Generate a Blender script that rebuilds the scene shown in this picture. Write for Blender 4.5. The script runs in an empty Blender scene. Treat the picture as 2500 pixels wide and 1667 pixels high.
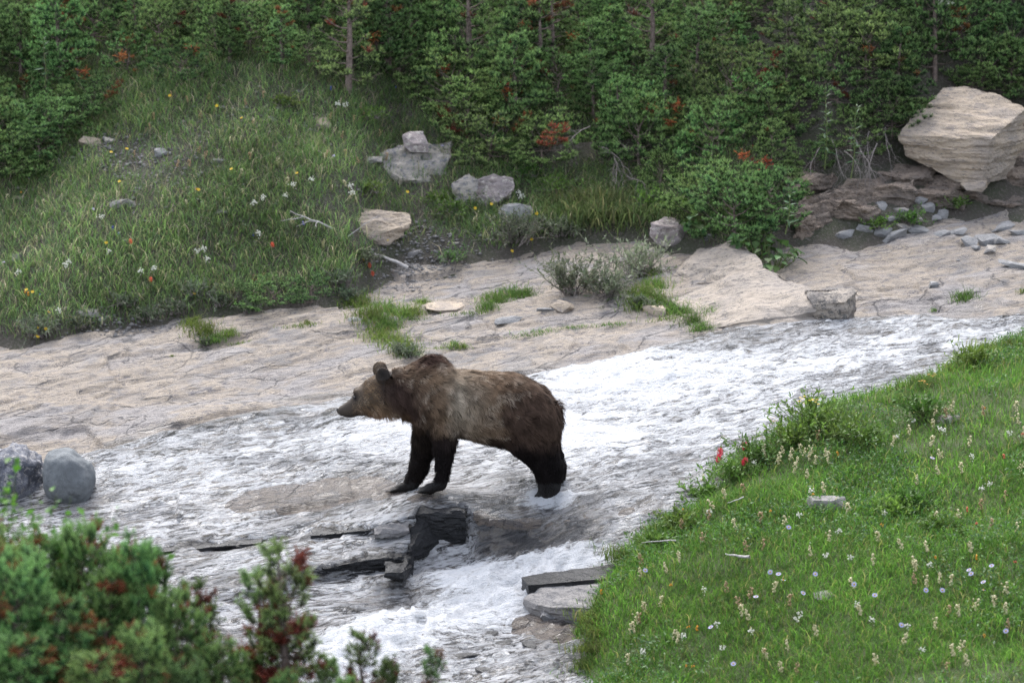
import bpy, bmesh, math, random
import numpy as np
from mathutils import Vector, Matrix

# ------------------------------------------------------------------ camera, sky, sun, exposure
SC = bpy.context.scene
COL = SC.collection
TH = math.radians(11.0)          # camera looks down by this angle
S = 7.86 / 30 / 2500             # size of one photograph pixel at unit depth
FWD = np.array([0, math.cos(TH), -math.sin(TH)])
UP = np.array([0, math.sin(TH), math.cos(TH)])
RIGHT = np.array([1.0, 0, 0])
CAM = -30 * (FWD - (1205 - 833.5) * S * UP)

cam_d = bpy.data.cameras.new('camera')
cam = bpy.data.objects.new('camera', cam_d); COL.objects.link(cam)
cam.location = CAM
cam.rotation_euler = (math.pi / 2 - TH, 0, 0)
cam_d.sensor_width = 36
cam_d.lens = 36 / (2500 * S)
cam_d.clip_end = 2000
cam_d.dof.use_dof = True
cam_d.dof.focus_distance = 30.2
cam_d.dof.aperture_fstop = 2.2
SC.camera = cam

SUN_EL, SUN_AZ = 50.0, 10.0      # degrees; azimuth measured from +Y (behind the thicket) towards -X
w = bpy.data.worlds.new('World'); SC.world = w; w.use_nodes = True
nt = w.node_tree
sky = nt.nodes.new('ShaderNodeTexSky'); sky.sky_type = 'NISHITA'
sky.sun_disc = False
sky.sun_elevation = math.radians(SUN_EL); sky.sun_rotation = math.radians(-SUN_AZ)
sky.altitude = 1900; sky.air_density = 1.0; sky.dust_density = 3.5; sky.ozone_density = 1.0
bg = nt.nodes['Background']; bg.inputs[1].default_value = 0.15
hs = nt.nodes.new('ShaderNodeHueSaturation'); hs.inputs['Saturation'].default_value = 0.38   # thin high cloud
nt.links.new(sky.outputs[0], hs.inputs['Color']); nt.links.new(hs.outputs[0], bg.inputs[0])

sun_d = bpy.data.lights.new('sun', 'SUN'); sun_d.energy = 1.5; sun_d.angle = math.radians(40)
sun_d.color = (1.0, 0.955, 0.9)
sun = bpy.data.objects.new('sun', sun_d); COL.objects.link(sun)
sd = Vector((-math.sin(math.radians(SUN_AZ)) * math.cos(math.radians(SUN_EL)),
             math.cos(math.radians(SUN_AZ)) * math.cos(math.radians(SUN_EL)), math.sin(math.radians(SUN_EL))))
sun.rotation_euler = (-sd).to_track_quat('-Z', 'Y').to_euler()

SC.view_settings.view_transform = 'Standard'
SC.view_settings.look = 'None'
SC.view_settings.exposure = 2.0
SC.view_settings.gamma = 1.0
SC.render.engine = 'CYCLES'
SC.cycles.adaptive_threshold = 0.015
SC.cycles.denoising_prefilter = 'NONE'
SC.cycles.max_bounces = 5
SC.cycles.diffuse_bounces = 3
SC.cycles.glossy_bounces = 3
SC.cycles.transmission_bounces = 3
SC.cycles.transparent_max_bounces = 4
SC.cycles.caustics_reflective = False
SC.cycles.caustics_refractive = False

# ------------------------------------------------------------------ helpers
RNG = np.random.default_rng(7)
random.seed(7)

def _hash(ix, iy, iz, seed):
    h = (ix.astype(np.int64) * 374761393 + iy.astype(np.int64) * 668265263 + iz.astype(np.int64) * 2147483647 + seed * 1274126177) & 0xffffffff
    h = ((h ^ (h >> 13)) * 1274126177) & 0xffffffff
    h = ((h ^ (h >> 16)) * 2246822519) & 0xffffffff
    return ((h ^ (h >> 15)) & 0xffffff) / float(0xffffff)

def vnoise(x, y, z=None, seed=0):
    x = np.asarray(x, float); y = np.asarray(y, float)
    z = np.zeros_like(x) if z is None else np.asarray(z, float)
    x, y, z = np.broadcast_arrays(x, y, z)
    ix, iy, iz = np.floor(x), np.floor(y), np.floor(z)
    fx, fy, fz = x - ix, y - iy, z - iz
    fx, fy, fz = [f * f * f * (f * (f * 6 - 15) + 10) for f in (fx, fy, fz)]
    ix, iy, iz = ix.astype(np.int64), iy.astype(np.int64), iz.astype(np.int64)
    def L(a, b, t): return a + (b - a) * t
    def row(j, k): return L(_hash(ix, iy + j, iz + k, seed), _hash(ix + 1, iy + j, iz + k, seed), fx)
    return L(L(row(0, 0), row(1, 0), fy), L(row(0, 1), row(1, 1), fy), fz) * 2 - 1

def fbm(x, y, z=None, octv=4, seed=0, gain=0.5):
    t = 0; a = 1; n = 0
    for o in range(octv):
        t = t + a * vnoise(np.asarray(x) * 2 ** o, np.asarray(y) * 2 ** o, None if z is None else np.asarray(z) * 2 ** o, seed + o * 17)
        n += a; a *= gain
    return t / n

def sstep(a, b, x):
    t = np.clip((x - a) / (b - a), 0, 1)
    return t * t * (3 - 2 * t)

def mesh_np(name, verts, faces, smooth=False, attrs=None):
    """faces: (M,k) int array, one polygon size"""
    me = bpy.data.meshes.new(name)
    verts = np.ascontiguousarray(verts, dtype=np.float32); faces = np.ascontiguousarray(faces, dtype=np.int32)
    k = faces.shape[1]
    me.vertices.add(len(verts)); me.vertices.foreach_set('co', verts.ravel())
    me.loops.add(faces.size); me.loops.foreach_set('vertex_index', faces.ravel())
    me.polygons.add(len(faces)); me.polygons.foreach_set('loop_start', np.arange(0, faces.size, k, dtype=np.int32))
    if smooth: me.polygons.foreach_set('use_smooth', np.ones(len(faces), dtype=bool))
    me.update(calc_edges=True)
    for an, av in (attrs or {}).items():
        av = np.asarray(av, dtype=np.float32)
        if av.ndim == 1:
            a = me.attributes.new(an, 'FLOAT', 'POINT'); a.data.foreach_set('value', av)
        elif an == 'Col':
            c = np.ones((len(av), 4), np.float32); c[:, :3] = av
            a = me.attributes.new(an, 'FLOAT_COLOR', 'POINT'); a.data.foreach_set('color', c.ravel())
        else:
            a = me.attributes.new(an, 'FLOAT_VECTOR', 'POINT'); a.data.foreach_set('vector', av.ravel())
    return me

def link(name, me, mat=None, parent=None, label=None, cat=None, group=None, kind=None):
    o = bpy.data.objects.new(name, me); COL.objects.link(o)
    if mat is not None and me is not None and len(me.materials) == 0: me.materials.append(mat)
    if parent is not None: o.parent = parent
    if label: o['label'] = label
    if cat: o['category'] = cat
    if group: o['group'] = group
    if kind: o['kind'] = kind
    return o

def empty(name, loc, label, cat, group=None, rz=0, sc=1.0):
    o = link(name, None, None, None, label, cat, group)
    o.location = loc; o.rotation_euler = (0, 0, rz)
    o.scale = (sc, sc, sc) if not hasattr(sc, '__len__') else sc
    o.empty_display_size = 0.1
    return o

def copy_thing(root, loc, rz=0, sc=1.0, label=None, group=None, rx=0, ry=0):
    r = root.copy(); COL.objects.link(r)
    r.location = loc; r.rotation_euler = (rx, ry, rz); r.scale = (sc, sc, sc) if not hasattr(sc, '__len__') else sc
    if label: r['label'] = label
    if group: r['group'] = group
    for ch in list(root.children):
        c = ch.copy(); COL.objects.link(c); c.parent = r
        for g in list(ch.children):
            d = g.copy(); COL.objects.link(d); d.parent = c
    return r

def grid_mesh(name, xs, ys, Z, keep=None, attrs=None, smooth=True):
    nx, ny = len(xs), len(ys)
    X, Y = np.meshgrid(xs, ys)
    V = np.stack([X.ravel(), Y.ravel(), Z.ravel()], 1)
    idx = np.arange(nx * ny).reshape(ny, nx)
    F = np.stack([idx[:-1, :-1], idx[:-1, 1:], idx[1:, 1:], idx[1:, :-1]], -1).reshape(-1, 4)
    at = {k: np.asarray(v).reshape(nx * ny, *np.asarray(v).shape[2:]) for k, v in (attrs or {}).items()}
    if keep is not None:
        kf = keep.ravel()[F].any(1); F = F[kf]
        used = np.zeros(nx * ny, bool); used[F.ravel()] = True
        re = np.cumsum(used) - 1
        V = V[used]; F = re[F]; at = {k: v[used] for k, v in at.items()}
    return mesh_np(name, V, F, smooth, at)

# pixel of the photograph -> a point of the place
def rayd(px, py):
    return FWD + (px - 1250) * S * RIGHT - (py - 833.5) * S * UP
def on_plane_y(px, py, Y):
    d = rayd(px, py); return CAM + d * ((Y - CAM[1]) / d[1])
def hit(px, py, H, t0=14.0, t1=70.0):
    d = rayd(px, py)
    ts = np.linspace(t0, t1, 900)
    P = CAM[None] + ts[:, None] * d[None]
    g = P[:, 2] - H(P[:, 0], P[:, 1])
    i = np.argmax(g < 0)
    if g[i] >= 0: return P[-1]
    a = g[i - 1] / (g[i - 1] - g[i]) if i else 0
    t = ts[i - 1] + (ts[i] - ts[i - 1]) * a
    p = CAM + d * t; p[2] = H(p[:1], p[1:2])[0]
    return p
def world_to_px(P):
    q = np.asarray(P) - CAM
    dep = q @ FWD
    return 1250 + (q @ RIGHT) / dep / S, 833.5 - (q @ UP) / dep / S

# ------------------------------------------------------------------ material helpers
def N(nt, t, loc=None, **kw):
    n = nt.nodes.new(t)
    for k, v in kw.items():
        if k.startswith('i_'):
            n.inputs[k[2:].replace('_', ' ')].default_value = v
        else: setattr(n, k, v)
    return n
def new_mat(name):
    m = bpy.data.materials.new(name); m.use_nodes = True
    nt = m.node_tree; b = nt.nodes['Principled BSDF']
    return m, nt, b
def ramp(nt, src, stops):
    r = nt.nodes.new('ShaderNodeValToRGB')
    e = r.color_ramp.elements
    while len(e) < len(stops): e.new(0.5)
    for i, (p, c) in enumerate(stops):
        e[i].position = p; e[i].color = (*c, 1) if len(c) == 3 else c
    nt.links.new(src, r.inputs[0]); return r
def mixc(nt, fac, a, b, mode='MIX'):
    m = nt.nodes.new('ShaderNodeMix'); m.data_type = 'RGBA'; m.blend_type = mode
    for s, v in ((0, fac), (6, a), (7, b)):
        if hasattr(v, 'is_output'): nt.links.new(v, m.inputs[s])
        else: m.inputs[s].default_value = v if s == 0 else ((*v, 1) if len(v) == 3 else v)
    return m.outputs[2]
def math_n(nt, op, a, b=None, c=None, clamp=False):
    m = nt.nodes.new('ShaderNodeMath'); m.operation = op; m.use_clamp = clamp
    for i, v in enumerate((a, b, c)):
        if v is None: continue
        if hasattr(v, 'is_output'): nt.links.new(v, m.inputs[i])
        else: m.inputs[i].default_value = v
    return m.outputs[0]
def noise(nt, vec, scale, detail=6, rough=0.55, dist=0.0):
    n = nt.nodes.new('ShaderNodeTexNoise'); n.inputs['Scale'].default_value = scale
    n.inputs['Detail'].default_value = detail; n.inputs['Roughness'].default_value = rough
    n.inputs['Distortion'].default_value = dist
    nt.links.new(vec, n.inputs['Vector']); return n.outputs[0]
def mapping(nt, vec, scale=(1, 1, 1), rot=(0, 0, 0)):
    m = nt.nodes.new('ShaderNodeMapping'); m.inputs['Scale'].default_value = scale; m.inputs['Rotation'].default_value = rot
    nt.links.new(vec, m.inputs['Vector']); return m.outputs[0]
def attr(nt, name):
    a = nt.nodes.new('ShaderNodeAttribute'); a.attribute_name = name; return a
def bump(nt, h, bsdf, strength=0.5, dist=0.02):
    b = nt.nodes.new('ShaderNodeBump'); b.inputs['Strength'].default_value = strength; b.inputs['Distance'].default_value = dist
    nt.links.new(h, b.inputs['Height']); nt.links.new(b.outputs[0], bsdf.inputs['Normal']); return b

def mat_rock(name, c_light, c_mid, c_dark, stretch=(1, 3, 6), scale=4, lichen=None, rough=0.85, coord='Object', rot=(0, 0, 0), bumps=0.6, streak=0.5, wet=0.0):
    m, nt, b = new_mat(name)
    tc = nt.nodes.new('ShaderNodeTexCoord')
    v = mapping(nt, tc.outputs[coord], stretch, rot)
    n1 = noise(nt, v, scale, 8, 0.6, 0.8)
    n2 = noise(nt, v, scale * 4.2, 6, 0.65, 1.2)
    n3 = noise(nt, tc.outputs[coord], scale * 0.7, 4, 0.5)
    base = ramp(nt, n1, [(0.38, c_mid), (0.48, c_light), (0.60, tuple(0.82 * x for x in c_light))]).outputs[0]
    base = mixc(nt, ramp(nt, n3, [(0.46, (0, 0, 0)), (0.58, (1, 1, 1))]).outputs[0], base, c_mid)
    crack = ramp(nt, n2, [(0.54, (0, 0, 0)), (0.61, (1, 1, 1))]).outputs[0]
    base = mixc(nt, math_n(nt, 'MULTIPLY', crack, streak), base, c_dark)
    if lichen:
        nl = noise(nt, tc.outputs[coord], 22, 6, 0.7)
        base = mixc(nt, ramp(nt, nl, [(0.54, (0, 0, 0)), (0.58, (1, 1, 1))]).outputs[0], base, lichen)
    nt.links.new(base, b.inputs['Base Color'])
    b.inputs['Roughness'].default_value = rough
    b.inputs['Specular IOR Level'].default_value = 0.3 + wet
    fine = noise(nt, tc.outputs[coord], scale * 16, 5, 0.7)
    h = math_n(nt, 'ADD', math_n(nt, 'MULTIPLY', n2, 0.7), math_n(nt, 'ADD', n1, math_n(nt, 'MULTIPLY', fine, 0.25)))
    bump(nt, h, b, bumps, 0.04)
    return m

def mat_leaf(name, transl=0.35, rough=0.55, tint=(1, 1, 1), nscale=3.0, spec=0.3):
    """colour comes from the per-leaf attribute Col"""
    m, nt, b = new_mat(name)
    a = attr(nt, 'Col')
    oi = nt.nodes.new('ShaderNodeObjectInfo')
    hsv = nt.nodes.new('ShaderNodeHueSaturation')
    nt.links.new(a.outputs['Color'], hsv.inputs['Color'])
    nt.links.new(math_n(nt, 'ADD', 0.475, math_n(nt, 'MULTIPLY', oi.outputs['Random'], 0.05)), hsv.inputs['Hue'])
    nt.links.new(math_n(nt, 'ADD', 0.68, math_n(nt, 'MULTIPLY', math_n(nt, 'FRACT', math_n(nt, 'MULTIPLY', oi.outputs['Random'], 7.3)), 0.64)), hsv.inputs['Value'])
    nt.links.new(hsv.outputs[0], b.inputs['Base Color'])
    b.inputs['Roughness'].default_value = rough; b.inputs['Specular IOR Level'].default_value = spec
    tr = nt.nodes.new('ShaderNodeBsdfTranslucent'); nt.links.new(hsv.outputs[0], tr.inputs['Color'])
    mx = nt.nodes.new('ShaderNodeMixShader'); mx.inputs[0].default_value = transl
    nt.links.new(b.outputs[0], mx.inputs[1]); nt.links.new(tr.outputs[0], mx.inputs[2])
    nt.links.new(mx.outputs[0], nt.nodes['Material Output'].inputs[0])
    return m

def mat_plain(name, col, rough=0.7, var=0.25, scale=25, spec=0.3, bumps=0.2):
    m, nt, b = new_mat(name)
    tc = nt.nodes.new('ShaderNodeTexCoord')
    n = noise(nt, tc.outputs['Object'], scale, 4)
    nt.links.new(ramp(nt, n, [(0.3, tuple(c * (1 - var) for c in col)), (0.7, tuple(min(1, c * (1 + var)) for c in col))]).outputs[0], b.inputs['Base Color'])
    b.inputs['Roughness'].default_value = rough; b.inputs['Specular IOR Level'].default_value = spec
    if bumps: bump(nt, n, b, bumps, 0.01)
    return m
# ------------------------------------------------------------------ terrain functions
def Hb(x, y): return 0.08 * np.asarray(x) + 0.16 * np.asarray(y)
def pl(px, py): return hit(px, py, Hb)
def graph_yx(pts, H=None):            # line as y = f(x)
    P = np.array([hit(*p, H or Hb) for p in pts]); o = np.argsort(P[:, 0]); return P[o, 0], P[o, 1]
def graph_xy(pts):                    # line as x = g(y)
    P = np.array([pl(*p) for p in pts]); o = np.argsort(P[:, 1]); return P[o, 1], P[o, 0]

FU = np.array([-0.94, -0.34]); FU /= np.linalg.norm(FU); FV = np.array([-FU[1], FU[0]])
def flow(x, y): return x * FU[0] + y * FU[1], x * FV[0] + y * FV[1]

SOILL = graph_yx([(-900, 880), (-300, 850), (0, 832), (150, 838), (230, 815), (450, 785), (620, 760), (840, 728), (900, 680), (960, 640), (1150, 630), (1350, 592),
                  (1560, 585), (1700, 600), (1790, 640), (1860, 640), (1920, 600), (2080, 585), (2200, 560), (2320, 515), (2500, 470), (2800, 430), (3400, 380)])
WUP = graph_yx([(-900, 1230), (-300, 1150), (60, 1120), (230, 1095), (430, 1052), (640, 1005), (830, 955), (1050, 930), (1290, 905), (1440, 882),
                (1640, 832), (1750, 803), (1960, 772), (2120, 760), (2500, 748), (2800, 740), (3400, 730)])
BANK = graph_xy([(3300, 690), (2900, 740), (2500, 815), (2300, 905), (2100, 985), (1850, 1065), (1700, 1165), (1640, 1260), (1530, 1322), (1470, 1425),
                 (1440, 1560), (1375, 1667), (1330, 1800), (1200, 2000)])
def d_soil(x, y): return y - np.interp(x, *SOILL)
def d_wat(x, y): return np.interp(x, *WUP) - y
def d_bank(x, y): return x - np.interp(y, *BANK)

def H_rock0(x, y):
    x = np.asarray(x, float); y = np.asarray(y, float)
    u, v = flow(x, y)
    n = fbm(u * 0.6, v * 1.1, octv=4, seed=3) * 0.13
    n2 = fbm(u * 1.9 + 9, v * 3.2, octv=3, seed=11) * 0.04
    st = 0.028
    k = (n + n2) / st
    fl = np.floor(k); te = (fl + sstep(0.78, 1.0, k - fl)) * st
    calm = np.exp(-((x + .35) ** 2 / 0.7 + (y) ** 2 / 0.30))
    wu = u + 0.25 * fbm(u * 1.3, v * 1.3, octv=3, seed=15); wv = v + 0.16 * fbm(u * 1.1 + 4, v * 1.6, octv=3, seed=16)
    row = np.floor(wv * 1.5); cellr = _hash(np.floor(wu * 0.75 + 0.37 * row), row, row * 0, 19)      # bedded slabs, each a little higher or lower
    h = Hb(x, y) + (cellr - .5) * 0.055 * (1 - calm) + te * (0.7 + 0.6 * sstep(0.6, -0.4, y - 0.12 * x)) * (1 - 0.85 * calm) + fbm(u * 4, v * 14, octv=3, seed=21) * 0.012
    h = h + 0.105 * np.exp(-((x + .58) ** 2 / .12 + (y + .15) ** 2 / .06)) + 0.03 * np.exp(-((x + .95) ** 2 / .12 + (y - .15) ** 2 / .05))
    h = h - 0.03 * np.exp(-((x - .36) ** 2 / .16 + (y + .03) ** 2 / .13))
    # the outcrop side of the stream lies a little lower than the tan slabs
    h = h - 0.05 * sstep(3.1, 3.5, x + 0.35 * (y - 4))
    return h
L1 = graph_yx(H=H_rock0, pts=[(-900, 1480), (-200, 1400), (380, 1338), (560, 1322), (700, 1298), (830, 1285), (905, 1292), (1008, 1272), (1026, 1243), (1130, 1238), (1160, 1262),
               (1300, 1280), (1400, 1275), (1560, 1262), (1800, 1240), (2400, 1200)])
L1D_x = np.array([pl(p, 1290)[0] for p in (-900, 700, 1000, 1030, 1160, 1400, 1560, 1800)]); L1D = np.array([.04, .05, .07, .22, .24, .17, .10, .05])
L2 = graph_yx(H=lambda x, y: H_rock0(x, y) - np.interp(x, L1D_x, L1D), pts=[(-900, 1640), (300, 1500), (700, 1425), (790, 1382), (880, 1372), (990, 1350), (1062, 1312), (1110, 1300)])
L2D_x = np.array([pl(p, 1340)[0] for p in (-900, 500, 780, 1004, 1030)]); L2D = np.array([.0, .0, .10, .14, 0.0])

def H_rock(x, y, s1=1, s2=1):
    h = H_rock0(x, y)
    h = h - s1 * np.interp(x, L1D_x, L1D) * sstep(-0.02, 0.03, np.interp(x, *L1) - y)
    return h - s2 * np.interp(x, L2D_x, L2D) * sstep(-0.02, 0.03, np.interp(x, *L2) - y)
def H_soil(x, y):
    x = np.asarray(x, float); y = np.asarray(y, float)
    d = d_soil(x, y)
    b = fbm(x * 0.9, y * 0.9, octv=4, seed=31) * 0.14 + fbm(x * 5, y * 5, octv=2, seed=37) * 0.02
    steep = 0.30 + 0.30 * np.exp(-((x + 2.2) ** 2 / 3.0)) * sstep(0.0, 1.5, d) * np.exp(-d / 3) + 0.32 * sstep(2.3, 3.2, x) * sstep(.9, 1.6, d) - .12 * sstep(2.3, 3.0, x) * sstep(1.5, .8, d)
    rise = 0.07 * sstep(-0.05, 0.25, d) + steep * np.clip(d, 0, 4.5) + 0.22 * np.clip(d - 4.5, 0, None)
    return Hb(x, y) + rise + b * sstep(0, 0.8, d) - 0.25 * np.clip(-d, 0, None) - 0.02 * sstep(0, -.05, d)
def H_bank(x, y):
    x = np.asarray(x, float); y = np.asarray(y, float)
    d = d_bank(x, y) + fbm(x * 1.5, y * 1.5, octv=3, seed=47) * 0.12
    b = fbm(x * 0.7, y * 0.7, octv=3, seed=41) * 0.12 + fbm(x * 4, y * 4, octv=2, seed=43) * 0.025
    return Hb(x, y) - 0.06 + 0.34 * (1 - np.exp(-np.clip(d, 0, None) / 0.45)) + 0.03 * np.clip(d, 0, 6) + b * sstep(0, .6, d) - 1.6 * np.clip(-d, 0, None) - .22 * sstep(-2.2, -3.4, y) * sstep(1.2, -.3, d)
def H_near(x, y):                     # the near bank the photographer stands above
    x = np.asarray(x, float); y = np.asarray(y, float)
    return np.interp(y, [-200, -60, -29, -20, -10, -7, -5.2, -4.4], [9, 8, 5.0, 2.9, 0.85, 0.0, -0.75, -1.3]) + 0.06 * fbm(x * .8, y * .8, octv=3, seed=53) + 0.02 * x
def H_land(x, y):
    return np.maximum(H_soil(x, y), H_rock(x, y))

# ------------------------------------------------------------------ bedrock, soil, banks
xs = np.arange(-5.6, 6.6, 0.023); ys = np.arange(-5.0, 7.6, 0.028)
GX, GY = np.meshgrid(xs, ys)
HR = H_rock(GX, GY)
DW = d_wat(GX, GY); DB = d_bank(GX, GY); DS = d_soil(GX, GY)
U_, V_ = flow(GX, GY)
wet = sstep(-0.22, 0.02, DW + fbm(U_ * 1.2, V_ * 4, octv=3, seed=61) * 0.35)
SEEN = np.abs(GX) < 3.93 * (GY + 29.5) / 29.5 + 0.7      # what a step aside could still see
keep = (DS < 0.6) & (DB < 0.9) & SEEN

# rock material: pale tan bedded stone with grey bands and dark splits, darker and glossier where wet
def mat_bedrock():
    m, nt, b = new_mat('bedrock_stone')
    fl = attr(nt, 'flow').outputs['Vector']
    n1 = noise(nt, mapping(nt, fl, (1.0, 2.0, 3)), 2.0, 9, 0.64, 0.9)
    n2 = noise(nt, mapping(nt, fl, (2.0, 5.0, 6)), 3.0, 9, 0.70, 1.6)
    n3 = noise(nt, mapping(nt, fl, (1.0, 2.0, 2)), 0.9, 6, 0.6, 0.6)
    n4 = noise(nt, mapping(nt, fl, (1.4, 3.2, 6)), 9.0, 7, 0.7, 1.0)
    base = ramp(nt, n1, [(0.36, (0.176, 0.163, 0.157)), (0.46, (0.260, 0.220, 0.183)), (0.54, (0.308, 0.257, 0.204)), (0.66, (0.282, 0.246, 0.216))]).outputs[0]
    base = mixc(nt, ramp(nt, n3, [(0.49, (0, 0, 0)), (0.60, (0.8, 0.8, 0.8))]).outputs[0], base, (0.25, 0.235, 0.235))
    base = mixc(nt, ramp(nt, n2, [(0.545, (0, 0, 0)), (0.61, (0.95, 0.95, 0.95))]).outputs[0], base, (0.115, 0.105, 0.11))
    base = mixc(nt, ramp(nt, n4, [(0.55, (0, 0, 0)), (0.64, (0.75, 0.75, 0.75))]).outputs[0], base, (0.16, 0.145, 0.14))
    n5 = noise(nt, mapping(nt, fl, (1.0, 3.0, 3)), 1.6, 6, 0.6, 1.5)
    sp = math_n(nt, 'ABSOLUTE', math_n(nt, 'SUBTRACT', n5, 0.5))
    spl = ramp(nt, sp, [(0.004, (1, 1, 1)), (0.012, (0, 0, 0))]).outputs[0]
    base = mixc(nt, math_n(nt, 'MULTIPLY', spl, ramp(nt, n1, [(0.45, (0, 0, 0)), (0.55, (1, 1, 1))]).outputs[0]), base, (0.06, 0.055, 0.06))
    wv = nt.nodes.new('ShaderNodeVectorMath'); wv.operation = 'ADD'
    nn = nt.nodes.new('ShaderNodeTexNoise'); nn.inputs['Scale'].default_value = 1.6; nn.inputs['Detail'].default_value = 5; nt.links.new(fl, nn.inputs['Vector'])
    nt.links.new(mapping(nt, fl, (0.9, 2.3, 0)), wv.inputs[0]); nt.links.new(mapping(nt, nn.outputs['Color'], (0.9, 0.9, 0)), wv.inputs[1])
    vo = nt.nodes.new('ShaderNodeTexVoronoi'); vo.feature = 'DISTANCE_TO_EDGE'; vo.inputs['Scale'].default_value = 1.3; nt.links.new(wv.outputs[0], vo.inputs['Vector'])
    jt = math_n(nt, 'MULTIPLY', ramp(nt, vo.outputs['Distance'], [(0.006, (1, 1, 1)), (0.022, (0, 0, 0))]).outputs[0], ramp(nt, n3, [(0.42, (0, 0, 0)), (0.50, (1, 1, 1))]).outputs[0])
    base = mixc(nt, math_n(nt, 'MULTIPLY', jt, 0.65), base, (0.045, 0.042, 0.045))
    w_ = attr(nt, 'wet').outputs['Fac']
    wetc = mixc(nt, 1.0, base, (0.42, 0.40, 0.40), 'MULTIPLY')
    base = mixc(nt, w_, base, wetc)
    nt.links.new(base, b.inputs['Base Color'])
    rr = nt.nodes.new('ShaderNodeMapRange'); nt.links.new(w_, rr.inputs[0]); rr.inputs[3].default_value = 0.85; rr.inputs[4].default_value = 0.22
    nt.links.new(rr.outputs[0], b.inputs['Roughness'])
    h = math_n(nt, 'ADD', math_n(nt, 'MULTIPLY', n2, -0.9), math_n(nt, 'ADD', n1, math_n(nt, 'ADD', math_n(nt, 'MULTIPLY', n4, -0.5), math_n(nt, 'MULTIPLY', jt, -0.5))))
    bump(nt, h, b, 0.8, 0.05)
    return m
M_BED = mat_bedrock()
me = grid_mesh('bedrock', xs, ys, HR, keep, {'flow': np.stack([U_, V_, HR * 2], -1), 'wet': wet})
link('bedrock', me, M_BED, kind='structure', label='pale tan bedded rock slabs running along the stream')

def mat_soil(name, c1, c2, c3):
    m, nt, b = new_mat(name)
    tc = nt.nodes.new('ShaderNodeTexCoord'); v = tc.outputs['Object']
    n1 = noise(nt, v, 3, 6); n2 = noise(nt, v, 40, 5, 0.7)
    base = mixc(nt, ramp(nt, n1, [(0.4, (0, 0, 0)), (0.6, (1, 1, 1))]).outputs[0], c1, c2)
    base = mixc(nt, ramp(nt, n2, [(0.52, (0, 0, 0)), (0.62, (1, 1, 1))]).outputs[0], base, c3)
    nt.links.new(base, b.inputs['Base Color']); b.inputs['Roughness'].default_value = 0.95
    bump(nt, n2, b, 0.8, 0.03); return m
M_SOIL = mat_soil('hillside_soil', (0.052, 0.044, 0.036), (0.042, 0.046, 0.026), (0.10, 0.088, 0.078))
M_BANK = mat_soil('bank_soil', (0.055, 0.075, 0.024), (0.06, 0.085, 0.022), (0.08, 0.095, 0.035))
xs2 = np.arange(-8, 9, 0.06); ys2 = np.arange(2.0, 16, 0.06)
X2, Y2 = np.meshgrid(xs2, ys2)
link('hillside', grid_mesh('hillside', xs2, ys2, H_soil(X2, Y2), d_soil(X2, Y2) > -0.5), M_SOIL, kind='structure', label='grassy stony hillside above the rock slabs')
xs3 = np.arange(-0.4, 9, 0.05); ys3 = np.arange(-5.6, 6.5, 0.05)
X3, Y3 = np.meshgrid(xs3, ys3)
link('grass_bank', grid_mesh('grass_bank', xs3, ys3, H_bank(X3, Y3), d_bank(X3, Y3) > -0.5), M_BANK, kind='structure', label='grassy stream bank with wild flowers')
# wide land to the horizon, always below the finer sheets
xs4 = np.concatenate([np.linspace(-300, -12, 60), np.linspace(-11, 11, 45), np.linspace(12, 300, 60)])
ys4 = np.concatenate([np.linspace(-200, -31, 40), np.linspace(-30, 16, 93), np.linspace(17, 400, 70)])
X4, Y4 = np.meshgrid(xs4, ys4)
Z4 = np.where(Y4 < -4.4, H_near(X4, Y4), np.where(Y4 < 7, Hb(X4, Y4) - 0.75, Hb(np.clip(X4, -20, 20), np.minimum(Y4, 12)) + 0.55 + 0.42 * np.clip(Y4 - 8, 0, None)))
Z4 = np.where((Y4 > 7) & (Y4 < 16) & (np.abs(X4) < 9), H_soil(X4, Y4) - 0.4, Z4)
link('ground', grid_mesh('ground', xs4, ys4, Z4), M_SOIL, kind='structure', label='mountain slope under the whole scene')

# ------------------------------------------------------------------ stream
def boxblur(A, rx, ry, n=2):
    for _ in range(n):
        for ax, r in ((1, rx), (0, ry)):
            P = np.pad(A, [(r + 1, r) if i == ax else (0, 0) for i in (0, 1)], mode='edge')
            c = np.cumsum(P, axis=ax)
            A = (np.take(c, np.arange(2 * r + 1, c.shape[ax]), ax) - np.take(c, np.arange(0, c.shape[ax] - 2 * r - 1), ax)) / (2 * r + 1)
    return A
def path_d(pts, X, Y):
    P = np.array([pl(*p)[:2] for p in pts]); D = np.full(X.shape, 1e9)
    for a, b in zip(P[:-1], P[1:]):
        ab = b - a; t = np.clip(((X - a[0]) * ab[0] + (Y - a[1]) * ab[1]) / (ab @ ab), 0, 1)
        D = np.minimum(D, np.hypot(X - a[0] - t * ab[0], Y - a[1] - t * ab[1]))
    return D
def blob(px, py, rx, ry):
    c = pl(px, py); return np.exp(-(((GX - c[0]) / rx) ** 2 + ((GY - c[1]) / ry) ** 2))

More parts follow.
